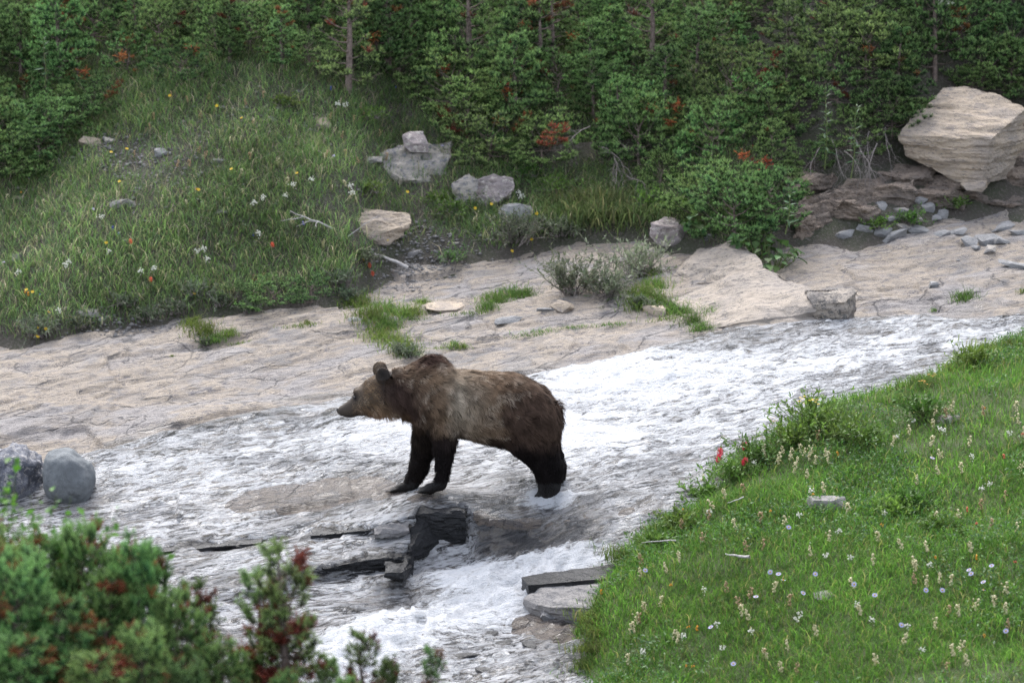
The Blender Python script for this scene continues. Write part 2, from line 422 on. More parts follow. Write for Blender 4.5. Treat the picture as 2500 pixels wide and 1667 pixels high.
chan_low = np.exp(-(path_d([(1480, 1290), (1280, 1335), (1130, 1400), (1020, 1480), (880, 1560), (760, 1640), (650, 1760)], GX, GY) / 0.42) ** 2)
up_lo = graph_yx([(-900, 1330), (0, 1230), (250, 1205), (600, 1165), (900, 1165), (1150, 1185), (1300, 1235), (1640, 1270), (2400, 1230)])
in_up = sstep(-0.1, 0.25, GY - np.interp(GX, *up_lo)) * sstep(0.0, 0.35, DW)
xedge = np.interp(GY, *graph_xy([(1145, 1235), (1142, 1310), (1065, 1325), (985, 1395), (830, 1440), (600, 1500), (300, 1640)]))
clr = sstep(-0.02, 0.10, GX - xedge)
chan_low = chan_low * clr
fall = clr * np.exp(-(path_d([(1180, 1275), (1300, 1300), (1420, 1290)], GX, GY) / 0.30) ** 2)
HRs = boxblur(HR, 7, 6, 2); HRs2 = boxblur(HR, 3, 3, 2)
m = np.clip(in_up + chan_low + fall, 0, 1)
thick = -0.02 + 0.035 * sstep(-0.05, 0.25, DW) + 0.05 * in_up + 0.035 * chan_low + 0.03 * fall
thick = thick + fbm(U_ * 1.1, V_ * 3.0, octv=3, seed=71) * 0.018 * (1 - 0.5 * m)
thick = thick - 0.10 * (blob(720, 1205, .45, .20) + 0.8 * blob(860, 1185, .28, .16)) - 0.05 * blob(330, 1115, .30, .16) - 0.04 * blob(250, 1095, .3, .2)
thick = thick - 0.10 * blob(1370, 1440, .30, .28)
ridg = 1 - np.abs(fbm(U_ * 1.7, V_ * 2.4, octv=4, seed=81)) * 2
ridg2 = 1 - np.abs(fbm(U_ * 5 + 3, V_ * 6.5, octv=3, seed=83)) * 2
chop = fbm(GX * 14, GY * 12, octv=3, seed=85)
foam = 0.20 + 0.20 * in_up
for (px, py, rx, ry, s) in [(1450, 960, .8, .7, .5), (1700, 930, 1.0, .6, .34), (1950, 900, 1.0, .5, .32), (2200, 850, .8, .5, .30), (2400, 820, .8, .4, .25),
                            (1420, 1090, .6, .5, .5), (1620, 1080, .8, .5, .36), (1200, 1080, .7, .5, .6), (1000, 1080, .6, .35, .55), (720, 1090, .7, .25, .30),
                            (480, 1150, .6, .2, .30), (420, 1183, .6, .10, .45), (1900, 1000, .7, .5, .25), (300, 1170, .3, .2, .2), (1700, 860, .7, .25, .12), (1400, 950, .5, .5, .2), (1560, 915, .6, .3, .22),
                            (1120, 1335, .30, .20, .95), (1320, 1335, .38, .2, .8), (1230, 1380, .4, .3, .7), (1120, 1430, .4, .35, .75), (980, 1500, .4, .35, .85), (860, 1580, .5, .4, .75), (1250, 1460, .3, .3, .3),
                            (1360, 1225, .22, .12, .40), (1290, 1228, .16, .08, .35), (1420, 1215, .25, .08, .3), (700, 1650, .6, .4, .6), (1420, 1340, .3, .2, .35), (680, 1310, .15, .08, .4)]:
    s = s * (0.75 if py < 1250 else 0.85)
    if py > 1250: s = s * 1.35
    foam = foam + s * blob(px, py, rx, ry)
foam = foam - 0.5 * fall * (1 - blob(1300, 1330, .5, .10)) * (GY > np.interp(GX, *L1) - 0.22) - 0.25 * blob(1150, 1215, .35, .2) - .2 * blob(1800, 850, .5, .2)
foam = np.clip(foam, 0, 1.3)
HW = HR * (1 - m) + (HRs * 0.75 + HRs2 * 0.25) * m + thick
HW = HW + (ridg - .4) * (0.003 + 0.038 * in_up + 0.042 * chan_low) + ridg2 * (0.003 + 0.010 * foam * m) + chop * (0.050 * foam * chan_low + 0.020 * foam * in_up)
HW = HW - 0.3 * sstep(0.0, -0.5, DW)
# water piles up round the hind legs
pile = np.exp(-((GX - .22) ** 2 / .035 + (GY + .17) ** 2 / .012)) + np.exp(-((GX - .30) ** 2 / .03 + (GY - .12) ** 2 / .012))
HW = HW + pile * (0.045 + 0.03 * fbm(GX * 16, GY * 14, octv=3, seed=87)); foam = np.clip(foam + .55 * pile, 0, 1.05)
# keep clear of the paws
HW = HW - 0.04 * np.exp(-((GX + .66) ** 2 / .035 + (GY + .13) ** 2 / .02)) - 0.03 * np.exp(-((GX + .92) ** 2 / .03 + (GY - .14) ** 2 / .02))
sky_sheen = np.clip(1.0 - 0.9 * fall * (1 - blob(1300, 1335, .6, .10)) - 0.5 * blob(1210, 1225, .35, .12) - .6 * blob(1450, 1235, .3, .1) - .5 * blob(1850, 830, .5, .15) - .4 * blob(600, 1010, .5, .15), 0, 1)
keepw = (HW > HR - 0.03) & (DB < 0.7) & (DW > -0.5) & SEEN

def mat_water():
    m, nt, b = new_mat('stream_water')
    fl = attr(nt, 'flow').outputs['Vector']
    fo = attr(nt, 'foam').outputs['Fac']
    a = noise(nt, mapping(nt, fl, (1.0, 3.0, 2)), 2.4, 9, 0.7, 1.2)
    c = noise(nt, mapping(nt, fl, (1.0, 3.2, 2)), 7.0, 8, 0.72, 1.3)
    f = noise(nt, mapping(nt, fl, (1.0, 1.6, 2)), 28.0, 5, 0.7, 0.8)
    r0 = noise(nt, mapping(nt, fl, (1.0, 3.4, 2)), 3.4, 9, 0.7, 1.3)
    nz = math_n(nt, 'ADD', math_n(nt, 'MULTIPLY', a, 0.48), math_n(nt, 'ADD', math_n(nt, 'MULTIPLY', c, 0.34), math_n(nt, 'MULTIPLY', f, 0.18)))
    # foam where the streaky noise is above a level set by how broken the water is
    lev = math_n(nt, 'SUBTRACT', math_n(nt, 'ADD', nz, math_n(nt, 'MULTIPLY', fo, 0.21)), 0.598)
    fm = math_n(nt, 'MULTIPLY', lev, 11.0, clamp=True)
    sky_sheen = ramp(nt, math_n(nt, 'ADD', math_n(nt, 'MULTIPLY', r0, 0.6), math_n(nt, 'MULTIPLY', c, 0.4)), [(0.445, (0.0, 0.0, 0.0)), (0.49, (0.5, 0.5, 0.5)), (0.54, (1, 1, 1))]).outputs[0]
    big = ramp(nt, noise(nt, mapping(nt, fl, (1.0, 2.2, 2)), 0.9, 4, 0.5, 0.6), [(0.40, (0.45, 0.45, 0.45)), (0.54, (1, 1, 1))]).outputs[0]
    sky_sheen = math_n(nt, 'MULTIPLY', math_n(nt, 'MULTIPLY', sky_sheen, big), attr(nt, 'sky_sheen').outputs['Fac'])
    fm0 = fm          # pale layer mixed in below is sky reflection painted on thin water
    rockc = ramp(nt, noise(nt, mapping(nt, fl, (1, 3.0, 3)), 2.2, 7, 0.6, 0.8), [(0.42, (0.012, 0.012, 0.014)), (0.5, (0.036, 0.033, 0.032)), (0.58, (0.085, 0.074, 0.063))]).outputs[0]
    col = mixc(nt, sky_sheen, rockc, (0.45, 0.45, 0.46))
    col = mixc(nt, fm, col, (0.53, 0.54, 0.565))
    nt.links.new(col, b.inputs['Base Color'])
    rr = nt.nodes.new('ShaderNodeMapRange'); nt.links.new(fm0, rr.inputs[0]); rr.inputs[3].default_value = 0.12; rr.inputs[4].default_value = 0.5
    nt.links.new(rr.outputs[0], b.inputs['Roughness'])
    b.inputs['IOR'].default_value = 1.36
    r1 = noise(nt, mapping(nt, fl, (1.0, 3.4, 2)), 5.0, 8, 0.7, 1.4)
    h = math_n(nt, 'ADD', r1, math_n(nt, 'ADD', math_n(nt, 'MULTIPLY', c, 0.5), math_n(nt, 'MULTIPLY', math_n(nt, 'MULTIPLY', f, fm), 0.5)))
    bump(nt, h, b, 0.75, 0.055)
    return m
M_WATER = mat_water()
me = grid_mesh('stream', xs, ys, HW, keepw, {'flow': np.stack([U_, V_, HW * 2], -1), 'foam': foam, 'sky_sheen': sky_sheen})
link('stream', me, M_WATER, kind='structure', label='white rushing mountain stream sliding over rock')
# ------------------------------------------------------------------ the bear
# profile read from the photograph in units of 1/1067 m; lx, lz give metres in the bear's own frame
def lx(c): return (750 + c / 3.357 - 1250) * 0.003144
def lz(c): return (385 - c / 3.357) * 0.003225
def build_bear():
    prof = np.array([  # position along body, top, underside, half width
        (248, 602, 630, 0.016), (262, 588, 642, 0.031), (290, 568, 656, 0.041), (325, 546, 668, 0.047), (362, 516, 672, 0.054), (392, 478, 662, 0.062), (430, 424, 652, 0.08),
        (480, 374, 640, 0.097), (540, 336, 628, 0.11), (600, 308, 615, 0.118), (690, 294, 610, 0.124), (780, 280, 618, 0.136), (870, 240, 640, 0.16),
        (960, 194, 690, 0.188), (1020, 178, 720, 0.2), (1080, 178, 760, 0.212), (1130, 218, 790, 0.22), (1190, 286, 800, 0.222), (1300, 306, 815, 0.228), (1430, 314, 855, 0.235),
        (1550, 319, 885, 0.24), (1680, 326, 905, 0.242), (1760, 349, 925, 0.24), (1850, 404, 940, 0.232), (1928, 478, 930, 0.205), (1998, 542, 900, 0.165), (2036, 632, 850, 0.11), (2054, 702, 790, 0.05)], float)
    PX = lx(prof[:, 0]); PT = lz(prof[:, 1]); PB = lz(prof[:, 2]); PW = prof[:, 3]
    st = 0.0115
    gx = np.arange(lx(215), lx(2160), st); gy = np.arange(-.36, .36, st); gz = np.arange(-0.13, lz(80), st)
    X, Y, Z = np.meshgrid(gx, gy, gz, indexing='ij')
    top = np.interp(X, PX, PT); bot = np.interp(X, PX, PB); wd = np.interp(X, PX, PW)
    # smooth profiles a little
    c = (top + bot) / 2; h = np.maximum((top - bot) / 2, .006); wd = np.maximum(wd, .006)
    zz = (Z - c) / h
    # upper body narrows towards the spine at the shoulder hump
    hump = np.exp(-((X - lx(1050)) / .17) ** 2)
    wd2 = wd * (1 - 0.42 * hump * np.clip(zz, 0, 1) ** 1.3)
    # muzzle is narrower and deeper than the skull
    r = np.sqrt((np.abs(Y) / wd2) ** 2.2 + np.abs(zz) ** 2.2) ** (2 / 2.2)
    D = (r - 1) * np.minimum(wd2, h)
    xo = np.maximum(PX[0] - X, X - PX[-1])
    D = np.where(xo > 0, np.sqrt(np.maximum(D, 0) ** 2 + xo ** 2), D)
    def smin(a, b, k):
        t = np.clip(0.5 + 0.5 * (b - a) / k, 0, 1)
        return b + (a - b) * t - k * t * (1 - t)
    def cone(p, q, r1, r2):
        p = np.array(p); q = np.array(q); d = q - p
        t = np.clip(((X - p[0]) * d[0] + (Y - p[1]) * d[1] + (Z - p[2]) * d[2]) / (d @ d), 0, 1)
        return np.sqrt((X - p[0] - t * d[0]) ** 2 + (Y - p[1] - t * d[1]) ** 2 + (Z - p[2] - t * d[2]) ** 2) - (r1 + (r2 - r1) * t)
    def ell(p, rr):
        k = np.sqrt(((X - p[0]) / rr[0]) ** 2 + ((Y - p[1]) / rr[1]) ** 2 + ((Z - p[2]) / rr[2]) ** 2)
        return (k - 1) * min(rr)
    TN = math.tan(math.radians(13))
    def P(cx, cy, y): return (lx(cx), y, lz(cy) - y * TN)     # a point seen at (cx, cy) that lies y metres off the spine
    def limb(pts, k):
        nonlocal D
        L = None
        for (a, b) in zip(pts[:-1], pts[1:]):
            d = cone(P(*a[:3]), P(*b[:3]), a[3], b[3]); L = d if L is None else smin(L, d, 0.03)
        D = smin(D, L, k)
    # shoulders, haunches, cheeks, brow
    for s in (-1, 1):
        D = smin(D, ell((lx(1080), s * .135, lz(540)), (.15, .085, .20)), .06)
        D = smin(D, ell((lx(1830), s * .145, lz(690)), (.20, .105, .25)), .06)
        D = smin(D, ell((lx(570), s * .075, lz(530)), (.10, .055, .085)), .05)
        D = smin(D, ell((lx(420), s * .040, lz(455)), (.04, .025, .022)), .03)
    # near legs at y<0, far legs at y>0
    limb([(1075, 600, -.150, .11), (1112, 760, -.155, .088), (1130, 850, -.155, .076), (1128, 910, -.152, .068), (1122, 1000, -.148, .058), (1118, 1080, -.145, .050), (1110, 1160, -.142, .045), (1098, 1215, -.142, .042)], .05)
    limb([(1098, 1215, -.142, .043), (1010, 1250, -.142, .036), (945, 1266, -.142, .026)], .025)
    limb([(1040, 600, .150, .11), (985, 730, .152, .098), (965, 850, .150, .087), (948, 950, .148, .079), (918, 1065, .146, .067), (872, 1170, .144, .056), (855, 1218, .144, .045)], .05)
    limb([(855, 1218, .144, .045), (775, 1248, .144, .034), (705, 1262, .144, .024)], .025)
    limb([(1850, 740, -.150, .17), (1865, 880, -.155, .145), (1925, 990, -.155, .112), (1975, 1080, -.152, .104), (1985, 1160, -.150, .092), (1982, 1235, -.150, .080), (1975, 1290, -.150, .066)], .06)
    limb([(1975, 1300, -.150, .058), (1890, 1338, -.150, .044), (1830, 1352, -.150, .032)], .03)
    limb([(1850, 740, .150, .17), (1895, 880, .150, .14), (1960, 985, .148, .108), (2008, 1070, .146, .098), (2012, 1150, .144, .086), (2000, 1215, .144, .074), (1990, 1260, .144, .056)], .06)
    limb([(1990, 1275, .144, .056), (1910, 1310, .144, .042), (1850, 1322, .144, .030)], .03)
    for base_, sgn in (((915, 1272), -.142), ((675, 1268), .144), ((1800, 1356), -.150), ((1825, 1326), .144)):
        for i, o in enumerate((-.036, -.018, 0, .018, .034)):
            bk = abs(i - 2) * 7
            a = P(base_[0] + 40 + bk, base_[1] - 6, sgn + o); b = P(base_[0] - 2 + bk, base_[1] + 4, sgn + o * 1.12)
            D = smin(D, cone(a, b, .0135, .0115), .008)
    # ears: shallow rounded cups
    for (cx, cy, y) in ((630, 332, -.106), (600, 278, .098)):
        e = ell(P(cx, cy, y), (.060, .028, .066)); D = smin(D, e, .018)
        D = np.maximum(D, -ell(P(cx - 22, cy + 4, y * 1.25), (.030, .020, .042)))
    # tail
    D = smin(D, cone((lx(2030), 0, lz(580)), (lx(2052), 0, lz(690)), .035, .028), .03)
    # naive surface nets
    ins = D < 0
    nx, ny, nz = D.shape
    cell = np.zeros((nx - 1, ny - 1, nz - 1), np.int8)
    corners = [(i, j, k) for i in (0, 1) for j in (0, 1) for k in (0, 1)]
    for (i, j, k) in corners: cell += ins[i:nx - 1 + i, j:ny - 1 + j, k:nz - 1 + k]
    act = (cell > 0) & (cell < 8)
    cid = -np.ones(act.shape, np.int64); ai = np.argwhere(act); cid[act] = np.arange(len(ai))
    acc = np.zeros((len(ai), 3)); cnt = np.zeros(len(ai))
    for a in corners:
        for ax in range(3):
            if a[ax]: continue
            b = list(a); b[ax] = 1
            da = D[ai[:, 0] + a[0], ai[:, 1] + a[1], ai[:, 2] + a[2]]; db = D[ai[:, 0] + b[0], ai[:, 1] + b[1], ai[:, 2] + b[2]]
            x_ = (da < 0) != (db < 0); t = np.where(x_, da / np.where(x_, da - db, 1), 0)
            p = np.tile(np.array(a, float), (len(ai), 1)); p[:, ax] = t
            acc[x_] += p[x_]; cnt[x_] += 1
    V = (ai + acc / cnt[:, None]) * st + np.array([gx[0], gy[0], gz[0]])
    F = []
    for ax in range(3):
        o1, o2 = [(1, 2), (2, 0), (0, 1)][ax]
        sl = [slice(1, n - 1) for n in D.shape]; sl[ax] = slice(0, D.shape[ax] - 1)
        A = ins[tuple(sl)]; sb = list(sl); sb[ax] = slice(1, D.shape[ax]); B = ins[tuple(sb)]
        for flip in (False, True):
            e = np.argwhere((A & ~B) if not flip else (~A & B))
            for kx in range(3):
                if kx != ax: e[:, kx] += 1
            q = []
            for (u1, u2) in ((-1, -1), (0, -1), (0, 0), (-1, 0)):
                c_ = e.copy(); c_[:, o1] += u1; c_[:, o2] += u2
                q.append(cid[c_[:, 0], c_[:, 1], c_[:, 2]])
            q = np.stack(q, 1)
            F.append(q if not flip else q[:, ::-1])
    F = np.concatenate(F); F = F[(F >= 0).all(1)]
    # light smoothing
    for _ in range(3):
        s_ = np.zeros_like(V); n_ = np.zeros(len(V))
        for a, b in ((0, 1), (1, 2), (2, 3), (3, 0)):
            np.add.at(s_, F[:, a], V[F[:, b]]); np.add.at(n_, F[:, a], 1)
            np.add.at(s_, F[:, b], V[F[:, a]]); np.add.at(n_, F[:, b], 1)
        V = V * 0.5 + 0.5 * s_ / n_[:, None]
    return V, F

BV, BF = build_bear()
def bear_coat(P):
    """coat colour, hair length and lay of the hair at points of the bear"""
    x, y, z = P.T
    cx = ((x / 0.003144) + 500) * 3.357                     # back to profile units
    cy = (385 - (z + y * math.tan(math.radians(13))) / 0.003225) * 3.357
    col = np.tile(np.array([.165, .112, .073]), (len(P), 1))
    def to(c, wgt):
        nonlocal col
        wgt = np.clip(wgt, 0, 1)[:, None]; col = col * (1 - wgt) + np.array(c) * wgt
    g = lambda a, b, ra, rb: np.exp(-(((cx - a) / ra) ** 2 + ((cy - b) / rb) ** 2))
    nz = fbm(cx / 90, cy / 110, y * 8, octv=3, seed=91)
    to((.062, .040, .030), 0.97 * sstep(1450, 1720, cx + nz * 160 + (cy - 600) * .25))                  # haunch
    to((.115, .074, .048), 0.8 * g(1600, 400, 260, 90))                                    # upper flank
    to((.34, .285, .22), 0.85 * g(1210, 480, 75, 260) + .55 * g(1330, 600, 120, 200))       # pale streak behind the shoulder
    to((.30, .23, .165), 0.6 * g(1230, 330, 100, 70))
    to((.060, .034, .028), 0.95 * sstep(360, 230, cy + nz * 40 - 0.02 * np.abs(cx - 1050)) * g(1000, 220, 190, 400))   # dark hump
    to((.050, .032, .026), 0.95 * g(820, 500, 150, 150) + .8 * g(700, 430, 80, 130) + 0.7 * g(880, 650, 120, 90))      # dark neck ruff
    to((.018, .013, .012), sstep(640, 860, cy + nz * 60 - 0.0 * cx) * sstep(950, 1040, cx) * sstep(1330, 1240, cx))        # forearms
    to((.022, .015, .013), 0.9 * sstep(760, 960, cy + nz * 60) * (cx > 1300))                 # belly and hind legs
    to((.009, .007, .007), sstep(840, 1000, cy + nz * 30))                                    # black lower legs
    to((.012, .009, .008), 0.95 * sstep(640, 780, cy) * sstep(1060, 1000, cx))                 # far fore leg
    hd = sstep(640, 560, cx)
    to((.185, .125, .078), hd * (1 - sstep(560, 700, cy)))
    to((.16, .118, .085), sstep(400, 330, cx))
    to((.058, .038, .028), 0.85 * g(470, 640, 130, 50) + .8 * g(330, 665, 90, 18))
    to((.022, .015, .013), 0.97 * g(400, 512, 34, 40))                                          # around the eye
    to((.012, .009, .009), 0.97 * g(632, 325, 66, 66) * (y < -.03))                              # near ear
    to((.30, .225, .16), 0.9 * g(596, 262, 48, 46) * (y > .03))                                  # far ear, pale edge
    to((.032, .022, .019), 0.8 * g(640, 440, 60, 80) * (y < 0))
    to((.24, .145, .085), 0.75 * sstep(575, 630, cy) * sstep(800, 740, cy) * sstep(440, 520, cx) * sstep(840, 780, cx))          # reddish throat fringe
    col = col * .80
    ln = np.full(len(P), .066)
    ln = np.where(cx < 640, .020, ln); ln = np.where(cx < 460, .011, ln); ln = np.where(cx < 370, .005, ln)
    ear = np.exp(-(((cx - 620) / 80) ** 2 + ((cy - 300) / 75) ** 2)) > .4
    ln = np.where(ear, .013, ln)
    leg = sstep(860, 1020, cy); ln = ln * (1 - leg) + .038 * leg
    ln = np.where(cy > 1185, .012, ln)
    ln = ln + .085 * np.exp(-(((cx - 690) / 200) ** 2 + ((cy - 628) / 50) ** 2)) + 0.02 * np.exp(-(((cx - 780) / 90) ** 2 + ((cy - 560) / 110) ** 2))
    ln = ln + .014 * sstep(1500, 1900, cx) * (1 - leg) * sstep(450, 600, cy)
    fl = np.stack([np.full(len(P), .75), np.zeros(len(P)), np.full(len(P), -.65)], 1)
    def fto(v, wgt):
        nonlocal fl
        fl = fl * (1 - wgt[:, None]) + np.array(v) * wgt[:, None]
    fto((.15, 0, -1), np.clip(leg + sstep(600, 760, cy) * sstep(1280, 1180, cx), 0, 1))
    fto((1, 0, -.15), sstep(700, 560, cx))
    fto((.95, 0, -.12), sstep(420, 300, cy) * sstep(700, 800, cx))
    fto((.35, 0, -1), sstep(560, 640, cy) * sstep(460, 540, cx) * sstep(900, 800, cx))
    fto((.2, 0, -1), sstep(1850, 2030, cx) * (1 - leg))
    fto((-.2, 0, 1), 1.0 * ear)
    return col, ln, fl, cx, cy

def mat_fur():
    m, nt, b = new_mat('bear_fur')
    a = attr(nt, 'Col'); nt.links.new(a.outputs['Color'], b.inputs['Base Color'])
    b.inputs['Roughness'].default_value = 0.8; b.inputs['Specular IOR Level'].default_value = 0.06
    return m
M_FUR = mat_fur()
def mat_skin():
    m, nt, b = new_mat('bear_hide')
    a = attr(nt, 'Col'); nt.links.new(a.outputs['Color'], b.inputs['Base Color'])
    b.inputs['Roughness'].default_value = 0.8
    tc = nt.nodes.new('ShaderNodeTexCoord'); bump(nt, noise(nt, tc.outputs['Object'], 120, 4), b, .4, .01)
    return m
bcol, bln, bfl, bcx, bcy = bear_coat(BV)
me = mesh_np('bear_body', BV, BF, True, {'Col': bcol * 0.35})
bear = link('grizzly_bear', me, mat_skin(), label='brown grizzly bear with dark legs and shoulder hump wading across the stream', cat='bear')
me.calc_loop_triangles()
# hair: short tapered strands rooted in the hide
def bear_fur(n):
    T = np.concatenate([BF[:, [0, 1, 2]], BF[:, [0, 2, 3]]])
    a, b, c = BV[T[:, 0]], BV[T[:, 1]], BV[T[:, 2]]
    nr = np.cross(b - a, c - a); ar = np.linalg.norm(nr, axis=1); nr /= np.maximum(ar, 1e-12)[:, None]
    # vertex normals for smoother lay
    VN = np.zeros_like(BV)
    for k in range(3): np.add.at(VN, T[:, k], nr * ar[:, None])
    VN /= np.maximum(np.linalg.norm(VN, axis=1), 1e-9)[:, None]
    i = RNG.choice(len(T), n, p=ar / ar.sum())
    u, v = RNG.random(n), RNG.random(n); f = u + v > 1; u[f] = 1 - u[f]; v[f] = 1 - v[f]
    P = a[i] * (1 - u - v)[:, None] + b[i] * u[:, None] + c[i] * v[:, None]
    Nn = VN[T[i, 0]] * (1 - u - v)[:, None] + VN[T[i, 1]] * u[:, None] + VN[T[i, 2]] * v[:, None]
    Nn /= np.linalg.norm(Nn, axis=1)[:, None]
    k = P[:, 1] < 0.30; col, ln, fl, cx, cy = bear_coat(P)
    # tufting: hairs lean together in small locks
    q = P * 26
    lean = np.stack([vnoise(q[:, 0], q[:, 1], q[:, 2], 101), vnoise(q[:, 0], q[:, 1], q[:, 2], 102), vnoise(q[:, 0], q[:, 1], q[:, 2], 103)], 1)
    big = np.stack([vnoise(*(P * 9).T, 104), vnoise(*(P * 9).T, 105), vnoise(*(P * 9).T, 106)], 1)
    fl = fl + lean * 0.60 + big * 0.35 + RNG.normal(0, .10, (n, 3))
    tan = fl - (fl * Nn).sum(1)[:, None] * Nn; tan /= np.maximum(np.linalg.norm(tan, axis=1), 1e-6)[:, None]
    lift = 0.42 + 0.34 * (vnoise(*(P * 18).T, 107)) + 0.25 * RNG.random(n)
    d1 = tan + Nn * (lift + .25)[:, None]; d1 /= np.linalg.norm(d1, axis=1)[:, None]
    d2 = tan + Nn * (lift * .2)[:, None] + np.array([0, 0, -.15]); d2 /= np.linalg.norm(d2, axis=1)[:, None]
    L = ln * (0.65 + 0.6 * RNG.random(n)) * (1 + .25 * vnoise(*(P * 12).T, 108))
    sd = np.cross(d1, Nn); sd /= np.maximum(np.linalg.norm(sd, axis=1), 1e-6)[:, None]
    W = (0.0024 + 0.0006 * RNG.random(n)) * np.clip(L / .03, .55, 1.1)
    r0 = P - Nn * 0.003; m1 = r0 + d1 * (L * .5)[:, None]; tp = m1 + d2 * (L * .55)[:, None]
    V = np.stack([r0 - sd * W[:, None], r0 + sd * W[:, None], m1 - sd * (W * .8)[:, None], m1 + sd * (W * .8)[:, None], tp], 1).reshape(-1, 3)
    o = np.arange(n)[:, None] * 5
    F = np.concatenate([o + [0, 1, 3], o + [0, 3, 2], o + [2, 3, 4]])
    lock = (0.55 + 0.9 * (0.5 + 0.5 * vnoise(*(P * 24).T, 109))) * (0.8 + .4 * RNG.random(n))
    pale = np.clip(vnoise(*(P * np.array([16, 40, 16])).T, 110) * 1.3, 0, 1)[:, None] * (col.sum(1) > .13)[:, None]
    cb = col * lock[:, None]
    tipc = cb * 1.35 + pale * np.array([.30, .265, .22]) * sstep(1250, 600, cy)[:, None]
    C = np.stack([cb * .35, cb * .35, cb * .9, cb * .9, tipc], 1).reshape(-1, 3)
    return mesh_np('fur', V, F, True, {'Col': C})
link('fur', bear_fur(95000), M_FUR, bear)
# eyes, nose, claws
def sphere_me(name, r, seg=12, scale=(1, 1, 1)):
    bm = bmesh.new(); bmesh.ops.create_uvsphere(bm, u_segments=seg, v_segments=seg * 2 // 3, radius=r)
    bmesh.ops.scale(bm, vec=scale, verts=bm.verts)
    me = bpy.data.meshes.new(name); bm.to_mesh(me); bm.free()
    for p in me.polygons: p.use_smooth = True
    return me
M_EYE = mat_plain('bear_eye', (0.010, 0.006, 0.005), 0.08, .1, 10, .6, 0)
M_NOSE = mat_plain('bear_nose', (0.018, 0.014, 0.014), 0.35, .3, 60, .5, .3)
M_CLAW = mat_plain('bear_claw', (0.05, 0.04, 0.035), 0.4, .3, 60, .4, 0)
for s in (-1, 1):
    e = link('eye', sphere_me('eye', .0135), M_EYE, bear); e.location = (lx(398), s * .056, lz(508) - s * .056 * .23)
no = link('nose', sphere_me('nose', .021, 14, (.8, 1.05, .85)), M_NOSE, bear); no.location = (lx(262), 0, lz(606))
mo = link('mouth_line', sphere_me('mouth', .02, 10, (2.6, 1.75, .16)), M_NOSE, bear); mo.location = (lx(320), 0, lz(648)); mo.rotation_euler = (0, math.radians(-6), 0)
def claw_me():
    pts = [(0, 0, 0), (-.012, 0, .002), (-.024, 0, -.003), (-.034, 0, -.012)]; rad = [.0052, .0046, .003, .0008]
    V = []; F = []
    for p, r in zip(pts, rad):
        for k in range(6): V.append((p[0], p[1] + r * math.cos(k * math.pi / 3), p[2] + r * math.sin(k * math.pi / 3)))
    for i in range(3):
        for k in range(6): F.append((i * 6 + k, i * 6 + (k + 1) % 6, i * 6 + 6 + (k + 1) % 6, i * 6 + 6 + k))
    return mesh_np('claw', np.array(V), np.array(F), True)
CLAW = claw_me()
for base_, sgn in (((915, 1272), -.142), ((675, 1268), .144)):
    for i, o in enumerate((-.036, -.018, 0, .018, .034)):
        c_ = link('claw', CLAW, M_CLAW, bear)
        c_.location = (lx(base_[0] - 8 + abs(i - 2) * 7), sgn + o * 1.12, lz(base_[1] + 3) - (sgn + o) * .23)
# ------------------------------------------------------------------ loose rocks, ledges and driftwood
M_SAND = mat_rock('tan_sandstone', (0.40, 0.325, 0.25), (0.29, 0.245, 0.205), (0.10, 0.09, 0.095), (1, 1, 7), 3.0, None, .85, streak=.75)
M_SLAB = mat_rock('bedded_slab_stone', (0.34, 0.29, 0.24), (0.25, 0.22, 0.195), (0.085, 0.08, 0.08), (1.0, 4.0, 5), 2.2, None, .85, streak=.85, rot=(0, 0, -.35))
M_STAIN = mat_rock('dark_stained_stone', (0.30, 0.26, 0.22), (0.15, 0.135, 0.125), (0.05, 0.045, 0.045), (1, 1, 1.2), 6.0, (0.10, 0.095, 0.09), .85, streak=.9)
M_TOPROCK = mat_rock('pale_weathered_rock', (0.36, 0.325, 0.285), (0.26, 0.24, 0.225), (0.12, 0.115, 0.12), (1, 1, 2.5), 5.0, (0.16, 0.16, 0.17), .9, streak=.5)
M_GREYROCK = mat_rock('grey_rock', (0.25, 0.235, 0.225), (0.17, 0.163, 0.163), (0.07, 0.07, 0.08), (1, 1, 3), 5.0, None, .85)
M_PURPLE = mat_rock('purplish_rock', (0.32, 0.27, 0.26), (0.23, 0.20, 0.20), (0.08, 0.075, 0.08), (1, 1, 2), 6.0, (0.44, 0.40, 0.36), .9, streak=.4)
M_SLATE = mat_rock('blue_grey_slate', (0.27, 0.265, 0.265), (0.17, 0.17, 0.175), (0.06, 0.06, 0.065), (1, 1, 6), 6.0, None, .7, streak=.4)
M_BOULDER = mat_rock('smooth_grey_boulder', (0.15, 0.162, 0.17), (0.115, 0.124, 0.132), (0.07, 0.076, 0.083), (1, 1, 1), 7.0, None, .8, streak=.25, bumps=.35)
M_DARKROCK = mat_rock('dark_mottled_rock', (0.16, 0.165, 0.19), (0.09, 0.095, 0.115), (0.035, 0.035, 0.045), (1, 1, 1.5), 9.0, (0.27, 0.26, 0.26), .8, streak=.7)
M_WETSHADE = mat_rock('black_wet_shade_rock', (0.020, 0.020, 0.022), (0.012, 0.0125, 0.014), (0.006, 0.006, 0.007), (1, 1, 3), 7.0, None, .4, wet=.0, bumps=.6)  # wet stone near black, with the shade of the ledge faces put in
M_OUTCROP = mat_rock('brown_outcrop_rock', (0.26, 0.205, 0.165), (0.17, 0.14, 0.12), (0.045, 0.04, 0.04), (1, 1, 5), 4.0, None, .9, streak=.85, bumps=.9)
M_WOOD = mat_plain('bleached_wood', (0.36, 0.34, 0.33), .8, .35, 40, .2, .5)
M_TWIG = mat_plain('grey_dead_twig', (0.20, 0.175, 0.165), .9, .4, 60, .1, .3)

